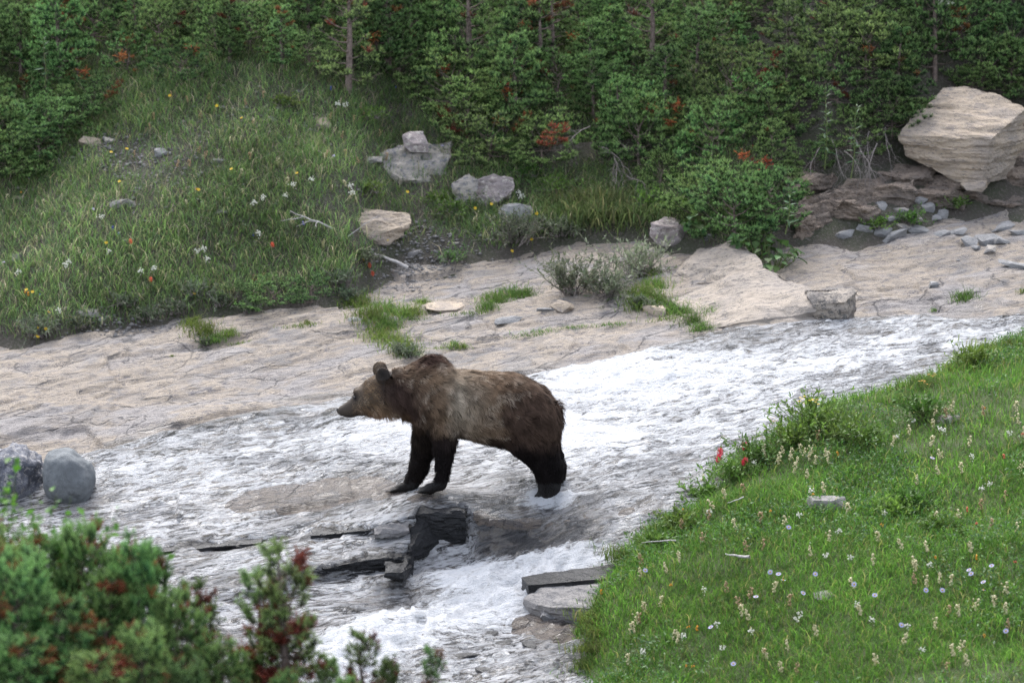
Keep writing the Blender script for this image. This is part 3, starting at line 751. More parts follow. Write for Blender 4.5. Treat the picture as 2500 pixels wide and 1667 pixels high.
def hull_rock(name, pts, mat, label, cat, group=None, disp=.02, freq=6, target=.05, zst=2.0, seed=0, smooth=False, parent=None):
    pts = np.array(pts, float)
    base = np.array([pts[:, 0].mean(), pts[:, 1].mean(), pts[:, 2].min()])
    bm = bmesh.new()
    for p in pts - base: bm.verts.new(p)
    r = bmesh.ops.convex_hull(bm, input=bm.verts)
    bmesh.ops.delete(bm, geom=[v for v in bm.verts if not v.link_faces], context='VERTS')
    bmesh.ops.triangulate(bm, faces=bm.faces)
    for _ in range(6):
        es = [e for e in bm.edges if e.calc_length() > target]
        if not es or len(bm.faces) > 5000: break
        bmesh.ops.subdivide_edges(bm, edges=es, cuts=1, use_grid_fill=False)
        bmesh.ops.triangulate(bm, faces=bm.faces)
    bm.normal_update()
    V = np.array([v.co[:] for v in bm.verts]); Nn = np.array([v.normal[:] for v in bm.verts])
    W = V + base + seed * 7.3
    d = fbm(W[:, 0] * freq, W[:, 1] * freq, W[:, 2] * freq * zst, octv=4, seed=seed) * disp
    d2 = np.abs(fbm(W[:, 0] * freq * .6, W[:, 1] * freq * .6, W[:, 2] * freq * zst * 2.2, octv=3, seed=seed + 5)) * -disp * .9
    V = V + Nn * (d + d2)[:, None]
    for v, c in zip(bm.verts, V): v.co = c
    me = bpy.data.meshes.new(name); bm.to_mesh(me); bm.free()
    if smooth:
        for p in me.polygons: p.use_smooth = True
    o = link(name, me, mat, parent, label, cat, group); o.location = base
    return o

def block(px, py, wpx, hpx, dep, H=None, rz=0.0, seed=0, jit=.22, sink=.25, tilt=0.0, slope=0.6):
    """jittered block whose foot is seen at (px, py); returns its corner points"""
    rg = np.random.default_rng(seed + 1000)
    p = hit(px, py, H or H_land)
    sc = np.linalg.norm(p - CAM) * S
    wm, hm = wpx * sc, hpx * sc
    q = rg.normal(0, 1, (15, 3)); q /= np.linalg.norm(q, axis=1)[:, None]
    q = np.sign(q) * np.abs(q) ** (.66 + jit * .4)                 # between a rounded lump and a block
    q = q / (.45 * np.abs(q).max(1) + .55 * np.linalg.norm(q, axis=1))[:, None] * rg.uniform(.82, 1.0, (15, 1))
    C = q * np.array([wm * .55, dep * .55, hm * .62])
    C[:, 2] += hm * .42 - sink * hm * .5
    c, s = math.cos(rz), math.sin(rz)
    R = np.array([[c, -s, 0], [s, c, 0], [0, 0, 1]]); C = C @ R.T
    ct, stt = math.cos(tilt), math.sin(tilt)
    C = C @ np.array([[ct, 0, stt], [0, 1, 0], [-stt, 0, ct]]).T
    C[:, 2] += slope * 0.16 * C[:, 1] + slope * .08 * C[:, 0]
    return C + p + np.array([0, dep * .45, 0])

def PY(*L):  # list of (px, py, y) -> points
    return [on_plane_y(a, b, c) for a, b, c in L]

# big layered boulder at the top of the right-hand slabs
yb = hit(2330, 520, H_land)[1]
hull_rock('sandstone_boulder', PY((2185, 330, yb + .42), (2300, 212, yb + .80), (2345, 205, yb + .82), (2420, 222, yb + .8), (2508, 262, yb + .62), (2420, 340, yb - .02), (2398, 455, yb + .04), (2215, 385, yb + .42), (2330, 440, yb + .18), (2512, 350, yb + .66), (2460, 440, yb + .5), (2300, 330, yb + .9)),
          M_SAND, 'huge layered tan sandstone boulder with a sloping flat top beside the fir thicket', 'boulder', disp=.04, freq=3.0, target=.04, zst=5.0, seed=3)
def on(px, py, wpx, hpx, dep, name, mat, label, cat='rock', group=None, H=None, rz=0, seed=0, disp=.015, freq=9, tgt=.035, jit=.2, sink=.25, tilt=0, zst=2, slope=.6, smooth=False):
    return hull_rock(name, block(px, py, wpx, hpx, dep, H, rz, seed, jit, sink, tilt, slope), mat, label, cat, group, disp, freq, tgt, zst, seed, smooth)
hull_rock('sandstone_block', PY((2345, 448, yb + .02), (2408, 440, yb + .05), (2400, 470, yb - .05), (2360, 465, yb - .05), (2340, 455, yb + .4), (2420, 445, yb + .5), (2405, 455, yb - .06)), M_SAND,
          'small tan block wedged under the corner of the big sandstone boulder', 'rock', disp=.012, freq=9, target=.03, seed=5)
OUTG = 'brown outcrop rocks under the big boulder'
OUTL = ['long brown layered outcrop ledge below the big sandstone boulder', 'dark craggy outcrop rock behind the fir above the bare slab', 'brown outcrop rock where the bare roots hang down',
        'brown layered outcrop block at the foot of the big boulder', 'low cracked outcrop block beside the long brown ledge', 'rough brown outcrop rock above the slate rubble', 'dark outcrop rock half hidden by the hanging roots', 'weathered outcrop rock right under the cut face of the boulder', 'brown outcrop rock filling the gap beneath the big boulder', 'brown outcrop rock behind the slate rubble']
for i, (px, py, w_, h_, d_) in enumerate([(2400, 500, 330, 70, .6), (1985, 590, 130, 100, .5), (2080, 560, 150, 90, .5), (2270, 520, 200, 80, .5), (2500, 462, 200, 70, .6), (2170, 505, 180, 70, .6), (2000, 500, 190, 90, .6), (2440, 430, 180, 60, .5), (2300, 480, 170, 60, .5), (2210, 455, 160, 60, .5)]):
    on(px, py, w_, h_, d_, 'outcrop_rock', M_OUTCROP, OUTL[i], 'rock', None, rz=.1 * (i % 3 - 1), seed=20 + i, disp=.06, freq=5, tgt=.035, jit=.25, sink=.3, zst=3.5)
hull_rock('outcrop_wall', [p + np.array([0, 0.0, 0]) for p in PY((1900, 600, yb - .55), (2050, 590, yb - .45), (2230, 540, yb - .2), (2120, 430, yb + .1), (1960, 470, yb - .2), (1930, 520, yb - .4), (2250, 420, yb + .4), (1950, 600, yb + .6), (2250, 560, yb + .9))],
          M_OUTCROP, 'dark eroded outcrop wall with dead roots hanging over it', 'rock', disp=.09, freq=4, target=.04, zst=3, seed=33)

# rocks of the meadow
yk = hit(1060, 448, H_land)[1]
hull_rock('pale_slab', PY((925, 375, yk + 0.193), (1000, 345, yk + 0.385), (1110, 342, yk + 0.413), (1095, 400, yk + 0.193), (1060, 440, yk + 0.028), (985, 440, yk), (930, 405, yk + 0.083), (1080, 462, yk + 0.055), (960, 470, yk + 0.055), (1040, 480, yk + 0.165), (1000, 400, yk + 0.495)),
          M_TOPROCK, 'pale lichen-speckled slab in the meadow with a small block on top', 'rock', disp=0.048, freq=7, target=.035, seed=7)
hull_rock('brown_stone_block', PY((982, 330, yk + 0.231), (1000, 321, yk + 0.341), (1034, 321, yk + 0.341), (1042, 345, yk + 0.242), (985, 358, yk + 0.209), (1004, 372, yk + 0.187), (1047, 372, yk + 0.220), (1008, 350, yk + 0.187), (1045, 352, yk + 0.220), (1040, 378, yk + 0.330), (990, 372, yk + 0.330)),
          M_PURPLE, 'brown angular stone block perched on the pale slab', 'rock', disp=0.012, freq=9, target=.03, seed=9)
on(900, 400, 70, 18, .2, 'flat_stone', M_TOPROCK, 'flat pale stone sticking out of grass beside the speckled slab', seed=11, jit=.1)
yc = hit(1180, 505, H_land)[1]
hull_rock('split_boulder', PY((1105, 440, yc + 0.066), (1145, 422, yc + 0.165), (1170, 440, yc + 0.083), (1165, 495, yc), (1120, 505, yc - .02), (1103, 470, yc + 0.028), (1140, 500, yc + 0.193), (1160, 430, yc + 0.193)), M_TOPROCK,
          'pale rough half of a split boulder in the meadow', 'rock', disp=0.043, freq=8, target=.03, seed=13)
hull_rock('split_boulder', PY((1165, 438, yc + 0.099), (1205, 424, yc + 0.193), (1250, 438, yc + 0.165), (1256, 460, yc + 0.121), (1220, 490, yc + 0.028), (1170, 508, yc + 0.011), (1158, 470, yc + 0.055), (1235, 500, yc + 0.165), (1180, 430, yc + 0.248)), M_PURPLE,
          'brown mossy half of a split boulder in the meadow', 'rock', disp=0.036, freq=7, target=.03, seed=14)
on(1262, 545, 90, 50, .3, 'grey_stone', M_SLATE, 'blue grey stone in the plants below the split boulder', seed=15)
yf = hit(900, 590, H_land)[1]
hull_rock('flat_slab_rock', PY((812, 520, yf + 0.138), (880, 507, yf + 0.330), (1000, 522, yf + 0.330), (1003, 545, yf + 0.193), (905, 580, yf), (850, 565, yf + 0.028), (825, 535, yf + 0.066), (940, 600, yf + 0.055), (870, 600, yf + 0.055), (985, 575, yf + 0.165)), M_SAND,
          'flat tan layered slab lying in the meadow above the driftwood', 'rock', disp=0.036, freq=6, target=.03, zst=4, seed=17)
yg = hit(1640, 605, H_land)[1]
hull_rock('purplish_boulder', PY((1590, 545, yg + 0.055), (1625, 530, yg + 0.248), (1690, 540, yg + 0.248), (1694, 562, yg + 0.138), (1660, 600, yg + 0.011), (1610, 602, yg), (1588, 580, yg + 0.028), (1655, 555, yg + 0.028), (1600, 550, yg + 0.022), (1690, 600, yg + 0.193)), M_PURPLE,
          'purplish grey boulder in front of the dark fir by the bare rock', 'rock', disp=0.024, freq=7, target=.03, seed=19)
for i, (px, py, w_, h_, mt, lb) in enumerate([
    (298, 512, 68, 32, M_GREYROCK, 'grey wedge-shaped stone alone in the long grass'), (775, 315, 70, 30, M_SAND, 'tan stone on the upper meadow below the firs'), (215, 360, 70, 34, M_SAND, 'tan stone at the edge of the gravel patch by the thicket'),
    (682, 268, 32, 12, M_TOPROCK, 'small white flat stone high on the meadow'), (45, 488, 40, 14, M_SAND, 'small orange tan stone near the low left firs'), (545, 528, 42, 22, M_GREYROCK, 'small grey stone deep in the meadow grass'),
    (265, 350, 26, 22, M_TOPROCK, 'small pale stone beside the tan stone on the gravel patch'), (390, 385, 40, 28, M_SLATE, 'blue grey stone on the bare gravel patch'), (535, 402, 50, 16, M_SLATE, 'flat blue stone below the bare gravel patch'),
    (205, 775, 80, 26, M_TOPROCK, 'pale flat stone at the meadow edge above the slabs'), (255, 790, 36, 26, M_SLATE, 'small bluish white stone at the meadow edge'), (40, 640, 30, 26, M_GREYROCK, 'small grey stone in the lower meadow'),
    (1116, 598, 26, 12, M_TOPROCK, 'little white pebble beside the driftwood log'), (1010, 630, 40, 26, M_GREYROCK, 'small grey stone on the dirt above the driftwood'), (1105, 628, 24, 14, M_GREYROCK, 'little grey pebble on the dirt patch'),
    (655, 300, 44, 18, M_GREYROCK, 'low grey stone in the upper meadow'), (1735, 585, 36, 16, M_SLATE, 'blue slate chip between boulder and leafy plants')]):
    on(px, py, w_, h_, w_ * .0028, 'meadow_stone', mt, lb, seed=40 + i, disp=.008, freq=12, tgt=.03, jit=.3, sink=.4)
# grit and pebbles on the bare patch of the hillside: too many to count
def pebbles(name, pts, sizes, mat, seed, label):
    rg = np.random.default_rng(seed); n = len(pts)
    ico = [(0, 0, 1), (.9, 0, .1), (.2, .9, 0), (-.8, .5, .1), (-.7, -.6, 0), (.3, -.9, .1), (0, 0, -.7)]
    tri = [(0, 1, 2), (0, 2, 3), (0, 3, 4), (0, 4, 5), (0, 5, 1), (6, 2, 1), (6, 3, 2), (6, 4, 3), (6, 5, 4), (6, 1, 5)]
    B = np.array(ico)[None] * (1 + rg.normal(0, .22, (n, 7, 3)))
    B = B * np.stack([sizes, sizes * .9, sizes * .5], 1)[:, None]
    a = rg.random(n) * 6.28; ca, sa = np.cos(a), np.sin(a)
    X = B[..., 0] * ca[:, None] - B[..., 1] * sa[:, None]; Y = B[..., 0] * sa[:, None] + B[..., 1] * ca[:, None]
    V = np.stack([X, Y, B[..., 2]], -1) + pts[:, None]
    F = (np.array(tri)[None] + (np.arange(n) * 7)[:, None, None]).reshape(-1, 3)
    return link(name, mesh_np(name, V.reshape(-1, 3), F), mat, kind='stuff', label=label)
def spread(n, cx, cy, rx, ry, H, seed):
    rg = np.random.default_rng(seed); c = hit(cx, cy, H)
    x = c[0] + rg.normal(0, rx, n); y = c[1] + rg.normal(0, ry, n)
    return np.stack([x, y, H(x, y)], 1)
gp = np.concatenate([spread(1100, 430, 385, .55, .45, H_soil, 5), spread(300, 250, 350, .25, .2, H_soil, 6), spread(200, 700, 310, .3, .2, H_soil, 16), spread(450, 1010, 650, .25, .25, H_land, 7), spread(250, 270, 800, .3, .1, H_land, 8), spread(200, 1080, 590, .25, .15, H_land, 9)])
pebbles('gravel', gp, np.abs(RNG.normal(.010, .010, len(gp))) + .004, M_GREYROCK, 3, 'grey gravel on the bare patches of the hillside')

# slate pieces on the bare slab
SLG = 'slate pieces scattered on the bare slab'
sl = [(2070, 582, 60, 22), (2112, 572, 80, 22), (2150, 580, 70, 24), (2190, 582, 80, 20), (2205, 565, 50, 18), (2245, 572, 50, 16), (2300, 578, 50, 14), (2335, 575, 60, 12), (2365, 602, 50, 22), (2385, 612, 30, 14), (2395, 588, 70, 12), (2420, 600, 66, 26),
      (2445, 598, 44, 18), (2415, 622, 40, 20), (2450, 565, 80, 16), (2490, 575, 90, 14), (2480, 655, 90, 16), (2505, 660, 30, 12), (2275, 704, 46, 16), (2335, 640, 26, 10), (2280, 545, 40, 20), (2235, 540, 46, 26), (2265, 520, 40, 26), (2175, 545, 50, 18), (2200, 525, 44, 22), (2250, 500, 50, 24), (2150, 520, 40, 24), (2300, 535, 30, 30)]
for i, (px, py, w_, h_) in enumerate(sl):
    lab = 'blue grey slate piece among the rubble on the bare slab below the outcrop'
    g = SLG
    if i == 18: lab, g = 'single flat slate lying alone in the middle of the bare slab', None
    if i == 16: lab, g = 'long dark slate lying apart on the bare slab', None
    if i == 13: lab, g = 'pale chunky stone beside the slate pile', None
    on(px, py, w_, h_, .10 + .05 * (i % 3), 'slate_piece', M_TOPROCK if i in (13, 4, 21, 24) else M_SLATE, lab, 'stone', g, seed=80 + i, disp=.004, freq=14, tgt=.05, jit=.45, sink=.15, rz=.5 * math.sin(i * 2.3), tilt=.25 * math.sin(i * 1.7))
on(1243, 790, 84, 15, .09, 'plank_stone', M_SLATE, 'long flat blue grey stone like a plank on the tan slab', 'stone', seed=120, disp=.003, freq=12, jit=.05, sink=.05, rz=.25)
on(1330, 763, 48, 9, .05, 'slate_stick', M_SLATE, 'thin slate sliver below the silvery willow', 'stone', seed=121, disp=.002, jit=.1, sink=.05, rz=-.2)
on(866, 785, 40, 10, .07, 'slate_chip', M_SLATE, 'small slate chip beside the grass-filled crack', 'stone', seed=122, disp=.003, jit=.2)

# slabs that stand proud of the bedrock
def slab_on(name, pts, mat, label, H, thick, seed, **k):
    P = []
    for (px, py, lift) in pts:
        p = hit(px, py, lambda x, y: H(x, y) + lift); P += [p, p - np.array([0, -.03, thick])]
    return hull_rock(name, P, mat, label, 'rock', seed=seed, **k)
slab_on('tan_slab', [(1640, 735, .01), (1700, 700, .05), (1780, 668, .08), (1850, 656, .11), (1900, 662, .13), (1960, 698, .15), (2012, 738, .15), (1990, 762, .12), (1880, 775, .09), (1720, 800, .02)], M_SLAB,
        'smooth tan slab standing proud next to the stream edge', H_rock, .3, 23, disp=.07, freq=2.2, target=.04, zst=2)
slab_on('slab_block', [(1960, 703, .20), (2076, 702, .22), (2092, 712, .22), (2064, 738, .21), (1985, 744, .18)], M_STAIN, 'squared dark-stained rock block at the end of the tan slab', H_rock, .34, 24, disp=.04, freq=4, target=.03)
slab_on('lower_slab', [(1700, 800, .02), (1870, 758, .07), (1975, 748, .10), (2015, 775, .09), (1930, 795, .05), (1760, 830, .01)], M_SLAB, 'pale low slab lip at the water edge below the tan slab', H_rock, .3, 22, disp=.06, freq=2.5, target=.04)
slab_on('weathered_slab', [(1640, 665, .03), (1700, 608, .07), (1790, 582, .12), (1825, 596, .15), (1862, 650, .15), (1855, 666, .13), (1700, 690, .02)], M_SLAB,
        'weathered tan slab beside the leafy plants below the dark fir', H_land, .35, 25, disp=.06, freq=2.6, target=.035, zst=3.5)
yw = hit(1440, 650, H_land)[1]
hull_rock('rounded_rock', PY((1350, 650, yw), (1400, 628, yw + .4), (1440, 628, yw + .5), (1458, 645, yw + .4), (1460, 690, yw), (1380, 690, yw), (1440, 700, yw + .3)), M_SAND, 'rounded tan rock behind the silvery willow', 'rock', disp=.015, freq=5, seed=26)
on(1595, 780, 70, 34, .3, 'rounded_rock', M_SAND, 'small domed tan rock beside the grass-filled crack', seed=27, disp=.01, freq=6, jit=.12, sink=.4, smooth=True)
on(1370, 765, 70, 34, .22, 'slab_chunk', M_SAND, 'broken tan chunk below the silvery willow', seed=28, disp=.01, freq=8, jit=.2, sink=.3)
on(1080, 765, 110, 26, .3, 'low_ledge', M_SAND, 'low tan ledge between grass tufts on the slab', seed=29, disp=.012, freq=6, jit=.1, sink=.3)

# ledges in the stream: dark undercut faces
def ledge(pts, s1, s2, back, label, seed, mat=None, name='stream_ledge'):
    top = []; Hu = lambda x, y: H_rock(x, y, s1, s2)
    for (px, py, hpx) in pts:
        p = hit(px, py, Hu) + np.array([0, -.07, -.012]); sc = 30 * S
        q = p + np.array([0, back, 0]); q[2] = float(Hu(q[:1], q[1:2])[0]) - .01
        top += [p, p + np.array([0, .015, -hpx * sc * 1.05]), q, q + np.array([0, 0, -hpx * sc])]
    return hull_rock(name, top, mat or M_WETSHADE, label, 'rock', disp=.028, freq=8, target=.025, zst=2.5, seed=seed)
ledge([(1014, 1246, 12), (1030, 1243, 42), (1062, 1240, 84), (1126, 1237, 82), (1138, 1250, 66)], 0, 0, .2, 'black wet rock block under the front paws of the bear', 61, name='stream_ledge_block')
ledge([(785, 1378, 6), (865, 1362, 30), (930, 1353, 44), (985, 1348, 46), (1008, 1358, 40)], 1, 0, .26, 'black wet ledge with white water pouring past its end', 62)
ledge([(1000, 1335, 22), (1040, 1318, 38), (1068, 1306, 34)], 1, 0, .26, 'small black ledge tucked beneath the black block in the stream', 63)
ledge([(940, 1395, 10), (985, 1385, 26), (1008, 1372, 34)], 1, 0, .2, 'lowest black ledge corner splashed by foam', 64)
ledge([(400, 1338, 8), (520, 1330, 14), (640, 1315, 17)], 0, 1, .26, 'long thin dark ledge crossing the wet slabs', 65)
ledge([(760, 1298, 14), (830, 1288, 16), (905, 1284, 20)], 0, 1, .26, 'dark ledge line above the black ledges', 66)
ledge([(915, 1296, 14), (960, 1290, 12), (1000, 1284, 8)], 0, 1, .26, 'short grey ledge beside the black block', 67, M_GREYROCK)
# shade of the gaps in the wet slab, put in as small black rocks
LG = 'small black rocks put in as shaded gaps of the wet slab'
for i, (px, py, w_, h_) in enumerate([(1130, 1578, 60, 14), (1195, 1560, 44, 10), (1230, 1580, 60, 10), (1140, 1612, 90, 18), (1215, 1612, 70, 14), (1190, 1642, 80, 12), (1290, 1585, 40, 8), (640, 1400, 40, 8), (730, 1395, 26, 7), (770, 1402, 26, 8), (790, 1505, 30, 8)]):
    on(px, py, w_, h_, .16, 'gap_shade_rock', M_WETSHADE, 'small black rock put in as the shade of a gap in the wet slab', 'rock', LG, H_rock, seed=140 + i, disp=.006, freq=12, jit=.3, sink=.3)
# slab under the grass bank
slab_on('bank_slab', [(1272, 1408, .12), (1330, 1396, .14), (1500, 1380, .16), (1500, 1412, .15), (1400, 1420, .14), (1290, 1428, .12)], M_WETSHADE, 'black wet slab edge under the grass bank', H_rock, .24, 71, disp=.012, freq=8, target=.03)
slab_on('bank_slab', [(1276, 1458, .09), (1320, 1430, .12), (1440, 1415, .14), (1520, 1430, .16), (1480, 1482, .13), (1340, 1480, .10), (1295, 1472, .09)], M_GREYROCK, 'layered grey tan slab sticking out from the grass bank', H_rock, .15, 72, disp=.02, freq=6, target=.03, zst=4)
on(1350, 1515, 60, 26, .2, 'grey_stone', M_SLATE, 'wet bluish stones under the slab by the bank', seed=73, H=H_rock)
hull_rock('bank_edge_rock', [p + np.array([0, 0, .0]) for p in block(1560, 1350, 230, 26, .35, H_rock, .35, 74, .1)], M_GREYROCK, 'long grey rock edge between white water and bank grass', 'rock', disp=.012, freq=7, target=.035, seed=74)
for i, (px, py, w_, h_, lb) in enumerate([(2020, 1250, 110, 44, 'grey rounded stone lying in the bank flowers'), (2320, 1040, 66, 22, 'small brown stone high on the grass bank'), (2010, 1470, 60, 22, 'low pinkish stone among lavender daisies'), (2000, 1600, 0, 0, '')]):
    if w_: on(px, py, w_, h_, .2, 'bank_stone', M_GREYROCK if i != 1 else M_PURPLE, lb, seed=150 + i, H=H_bank, disp=.01, freq=9, jit=.2, sink=.3)

# two boulders at the left edge of the stream
yq = hit(150, 1240, H_rock)[1]
def smooth_boulder(name, c, r, mat, label, seed, amp, freq, flat=0.0):
    bm = bmesh.new(); bmesh.ops.create_icosphere(bm, subdivisions=5, radius=1)
    V = np.array([v.co[:] for v in bm.verts])
    sq = np.sign(V) * np.abs(V) ** 0.97; V = sq / np.linalg.norm(sq, axis=1)[:, None] * (0.25 + .75 * np.linalg.norm(sq, axis=1))[:, None] * .85
    V[:, 2] = np.where(V[:, 2] > .5, .5 + (V[:, 2] - .5) * .9 - .05 * V[:, 0], V[:, 2])
    d = fbm(V[:, 0] * freq + seed, V[:, 1] * freq, V[:, 2] * freq, octv=5 if amp > .1 else 2, seed=seed) * amp
    V = V * (1 + d)[:, None]
    for v, q in zip(bm.verts, V): v.co = Vector((q[0] * r[0], q[1] * r[1], q[2] * r[2] + .25 * r[2] * q[0] * flat))
    me = bpy.data.meshes.new(name); bm.to_mesh(me); bm.free()
    for p in me.polygons: p.use_smooth = True
    o = link(name, me, mat, None, label, 'boulder'); o.location = c; return o
pb = on_plane_y(165, 1168, yq + .25)
smooth_boulder('grey_boulder', pb, (.25, .27, .285), M_BOULDER, 'smooth rounded grey boulder at the edge of the stream', 5, .22, 1.3, -.2)
pb2 = on_plane_y(30, 1165, yq + .45)
smooth_boulder('dark_boulder', pb2, (.30, .32, .29), M_DARKROCK, 'dark mottled jagged boulder behind the smooth grey boulder', 9, .42, 2.0)

# driftwood and dead branches
def tube(P, R, k=5):
    P = np.array(P, float); n = len(P)
    T = np.gradient(P, axis=0); T /= np.maximum(np.linalg.norm(T, axis=1), 1e-9)[:, None]
    ref = np.array([0, 0, 1.0]) if abs(T[0, 2]) < .9 else np.array([1.0, 0, 0])
    A = np.cross(T, ref); A /= np.linalg.norm(A, axis=1)[:, None]; B = np.cross(T, A)
    ang = np.arange(k) * 2 * math.pi / k
    V = P[:, None] + (A[:, None] * np.cos(ang)[None, :, None] + B[:, None] * np.sin(ang)[None, :, None]) * np.asarray(R)[:, None, None]
    F = [(i * k + j, i * k + (j + 1) % k, (i + 1) * k + (j + 1) % k, (i + 1) * k + j) for i in range(n - 1) for j in range(k)]
    return V.reshape(-1, 3), np.array(F)
def join(parts):
    V, F, o = [], [], 0
    for v, f in parts: V.append(v); F.append(f + o); o += len(v)
    return np.concatenate(V), np.concatenate(F)
def branchy(rg, p, d, L, r, depth, grav=0.0, out=None, wob=.25, nsub=4):
    n = 7; P = [np.array(p, float)]; d = np.array(d, float); d /= np.linalg.norm(d)
    for i in range(n - 1):
        d = d + rg.normal(0, wob * .5, 3) + np.array([0, 0, grav]); d /= np.linalg.norm(d); P.append(P[-1] + d * L / (n - 1))
    out.append(tube(P, np.linspace(r, r * .35, n), 5 if r > .004 else 3))
    if depth > 0:
        for _ in range(nsub):
            i = rg.integers(1, n); dd = P[i] - P[i - 1]; dd /= np.linalg.norm(dd)
            branchy(rg, P[i], dd + rg.normal(0, .75, 3), L * rg.uniform(.35, .6), r * .5, depth - 1, grav, out, wob, nsub)
    return out
def wood(name, px, py, d, L, r, depth, label, seed, grav=0, H=None, lift=.03, mat=None, nsub=4, cat='branch', group=None, dy=0):
    rg = np.random.default_rng(seed); p = hit(px, py, H or H_land) + np.array([0, dy, lift])
    V, F = join(branchy(rg, (0, 0, 0), d, L, r, depth, grav, [], nsub=nsub))
    o = link(name, mesh_np(name, V, F, True), mat or M_WOOD, None, label, cat, group); o.location = p; return o
wood('driftwood_log', 995, 660, (-1, .5, .35), .36, .021, 0, 'bleached driftwood log on the dirt above the slab', 3, lift=.02, cat='driftwood')
wood('bare_branch', 812, 572, (-1, .15, .30), .42, .009, 1, 'bare bleached branch lying in the meadow grass', 4, lift=.05)
wood('bare_branch', 850, 585, (.8, .4, .5), .35, .005, 0, 'thin grey stick leaning on the flat tan slab', 5, lift=.03)
wood('fallen_stick', 1830, 1392, (-1, .3, .12), .24, .012, 0, 'pale fallen stick in the bank grass beside daisies', 6, H=H_bank, lift=.1)
wood('fallen_stick', 1650, 1352, (-1, .1, .05), .25, .006, 0, 'thin pale stick at the bank edge near the rock', 7, H=H_bank, lift=.1)
wood('fallen_stick', 1815, 1258, (-.8, -.6, -.1), .16, .005, 0, 'short white stick poking out of bank grass', 8, H=H_bank, lift=.14)
TG = 'tangled dead roots over the outcrop'
for i, (px, py, L) in enumerate([(2030, 420, .5), (2080, 410, .5), (2120, 400, .55), (2160, 390, .5), (2060, 450, .4), (2000, 440, .4), (2140, 430, .45), (2100, 450, .4)]):
    wood('dead_root', px, py, (.35 * math.sin(i * 2), -.8, -.25), L, .006, 2, 'grey tangle of dead hanging twigs over the dark outcrop', 30 + i, -.16, lift=.30, mat=M_TWIG, nsub=5, cat='dead twigs', group=TG)
for i, (px, py, L, l_) in enumerate([(1470, 425, .5, .25), (1500, 440, .45, .22), (1440, 400, .4, .35), (1530, 470, .4, .15)]):
    wood('dead_branch', px, py, (.5 * math.sin(i * 2 + 1), -.8, -.05), L, .006, 2, 'grey dead twig tangle below the low fir mound in the thicket', 50 + i, -.08, lift=l_, mat=M_TWIG, nsub=5, cat='dead twigs', group='dead twigs under the low fir mounds')
# ------------------------------------------------------------------ vegetation builders
M_NEEDLE = mat_leaf('fir_needles', .32, .5, spec=.35)
M_LEAF = mat_leaf('green_leaves', .38, .5, spec=.35)
M_GRASS = mat_leaf('grass_blades', .55, .55, spec=.25)
M_BARK = mat_plain('fir_bark', (0.16, 0.125, 0.11), .9, .4, 50, .1, .4)
M_STEM = mat_plain('plant_stem', (0.10, 0.13, 0.045), .8, .3, 40, .2, 0)

def needle_mesh(name, seg, rg, dens=620, nl=.020, nw=.0036):
    """seg: list of (p0, p1, colour, tipness)"""
    P0 = np.array([s[0] for s in seg]); P1 = np.array([s[1] for s in seg]); C = np.array([s[2] for s in seg]); TP = np.array([s[3] for s in seg])
    ax = P1 - P0; L = np.linalg.norm(ax, axis=1); ax = ax / np.maximum(L, 1e-6)[:, None]
    cnt = np.maximum((L * dens).astype(int), 3); i = np.repeat(np.arange(len(seg)), cnt); n = len(i)
    t = rg.random(n); a = ax[i]
    ref = np.where(np.abs(a[:, 2:3]) < .9, np.array([[0, 0, 1.0]]), np.array([[1.0, 0, 0]]))
    s = np.cross(a, ref); s /= np.linalg.norm(s, axis=1)[:, None]; u = np.cross(s, a)
    ph = rg.normal(math.pi / 2, 1.25, n)
    rad = s * np.cos(ph)[:, None] + u * np.sin(ph)[:, None]
    d = a * (0.55 + .5 * t)[:, None] + rad * .75; d /= np.linalg.norm(d, axis=1)[:, None]
    base = P0[i] + a * (t * L[i])[:, None]
    ln = nl * (.75 + .5 * rg.random(n)); sd = np.cross(d, rad + rg.normal(0, .3, (n, 3))); sd /= np.maximum(np.linalg.norm(sd, axis=1), 1e-6)[:, None]
    tip = base + d * ln[:, None]
    V = np.stack([base - sd * nw / 2, base + sd * nw / 2, tip], 1).reshape(-1, 3)
    F = np.arange(n * 3).reshape(-1, 3)
    fresh = (TP[i] * sstep(.25, 1, t))[:, None]
    c = C[i] * ((.8 + .4 * rg.random(n)) * (.3 + .7 * t))[:, None]  # shade painted in: each shoot darkens towards its inner end
    c = c * (1 - fresh) + np.array([.25, .39, .125]) * fresh * (.8 + .4 * rg.random(n))[:, None]
    return mesh_np(name, V, F, False, {'Col': np.repeat(c, 3, 0)})

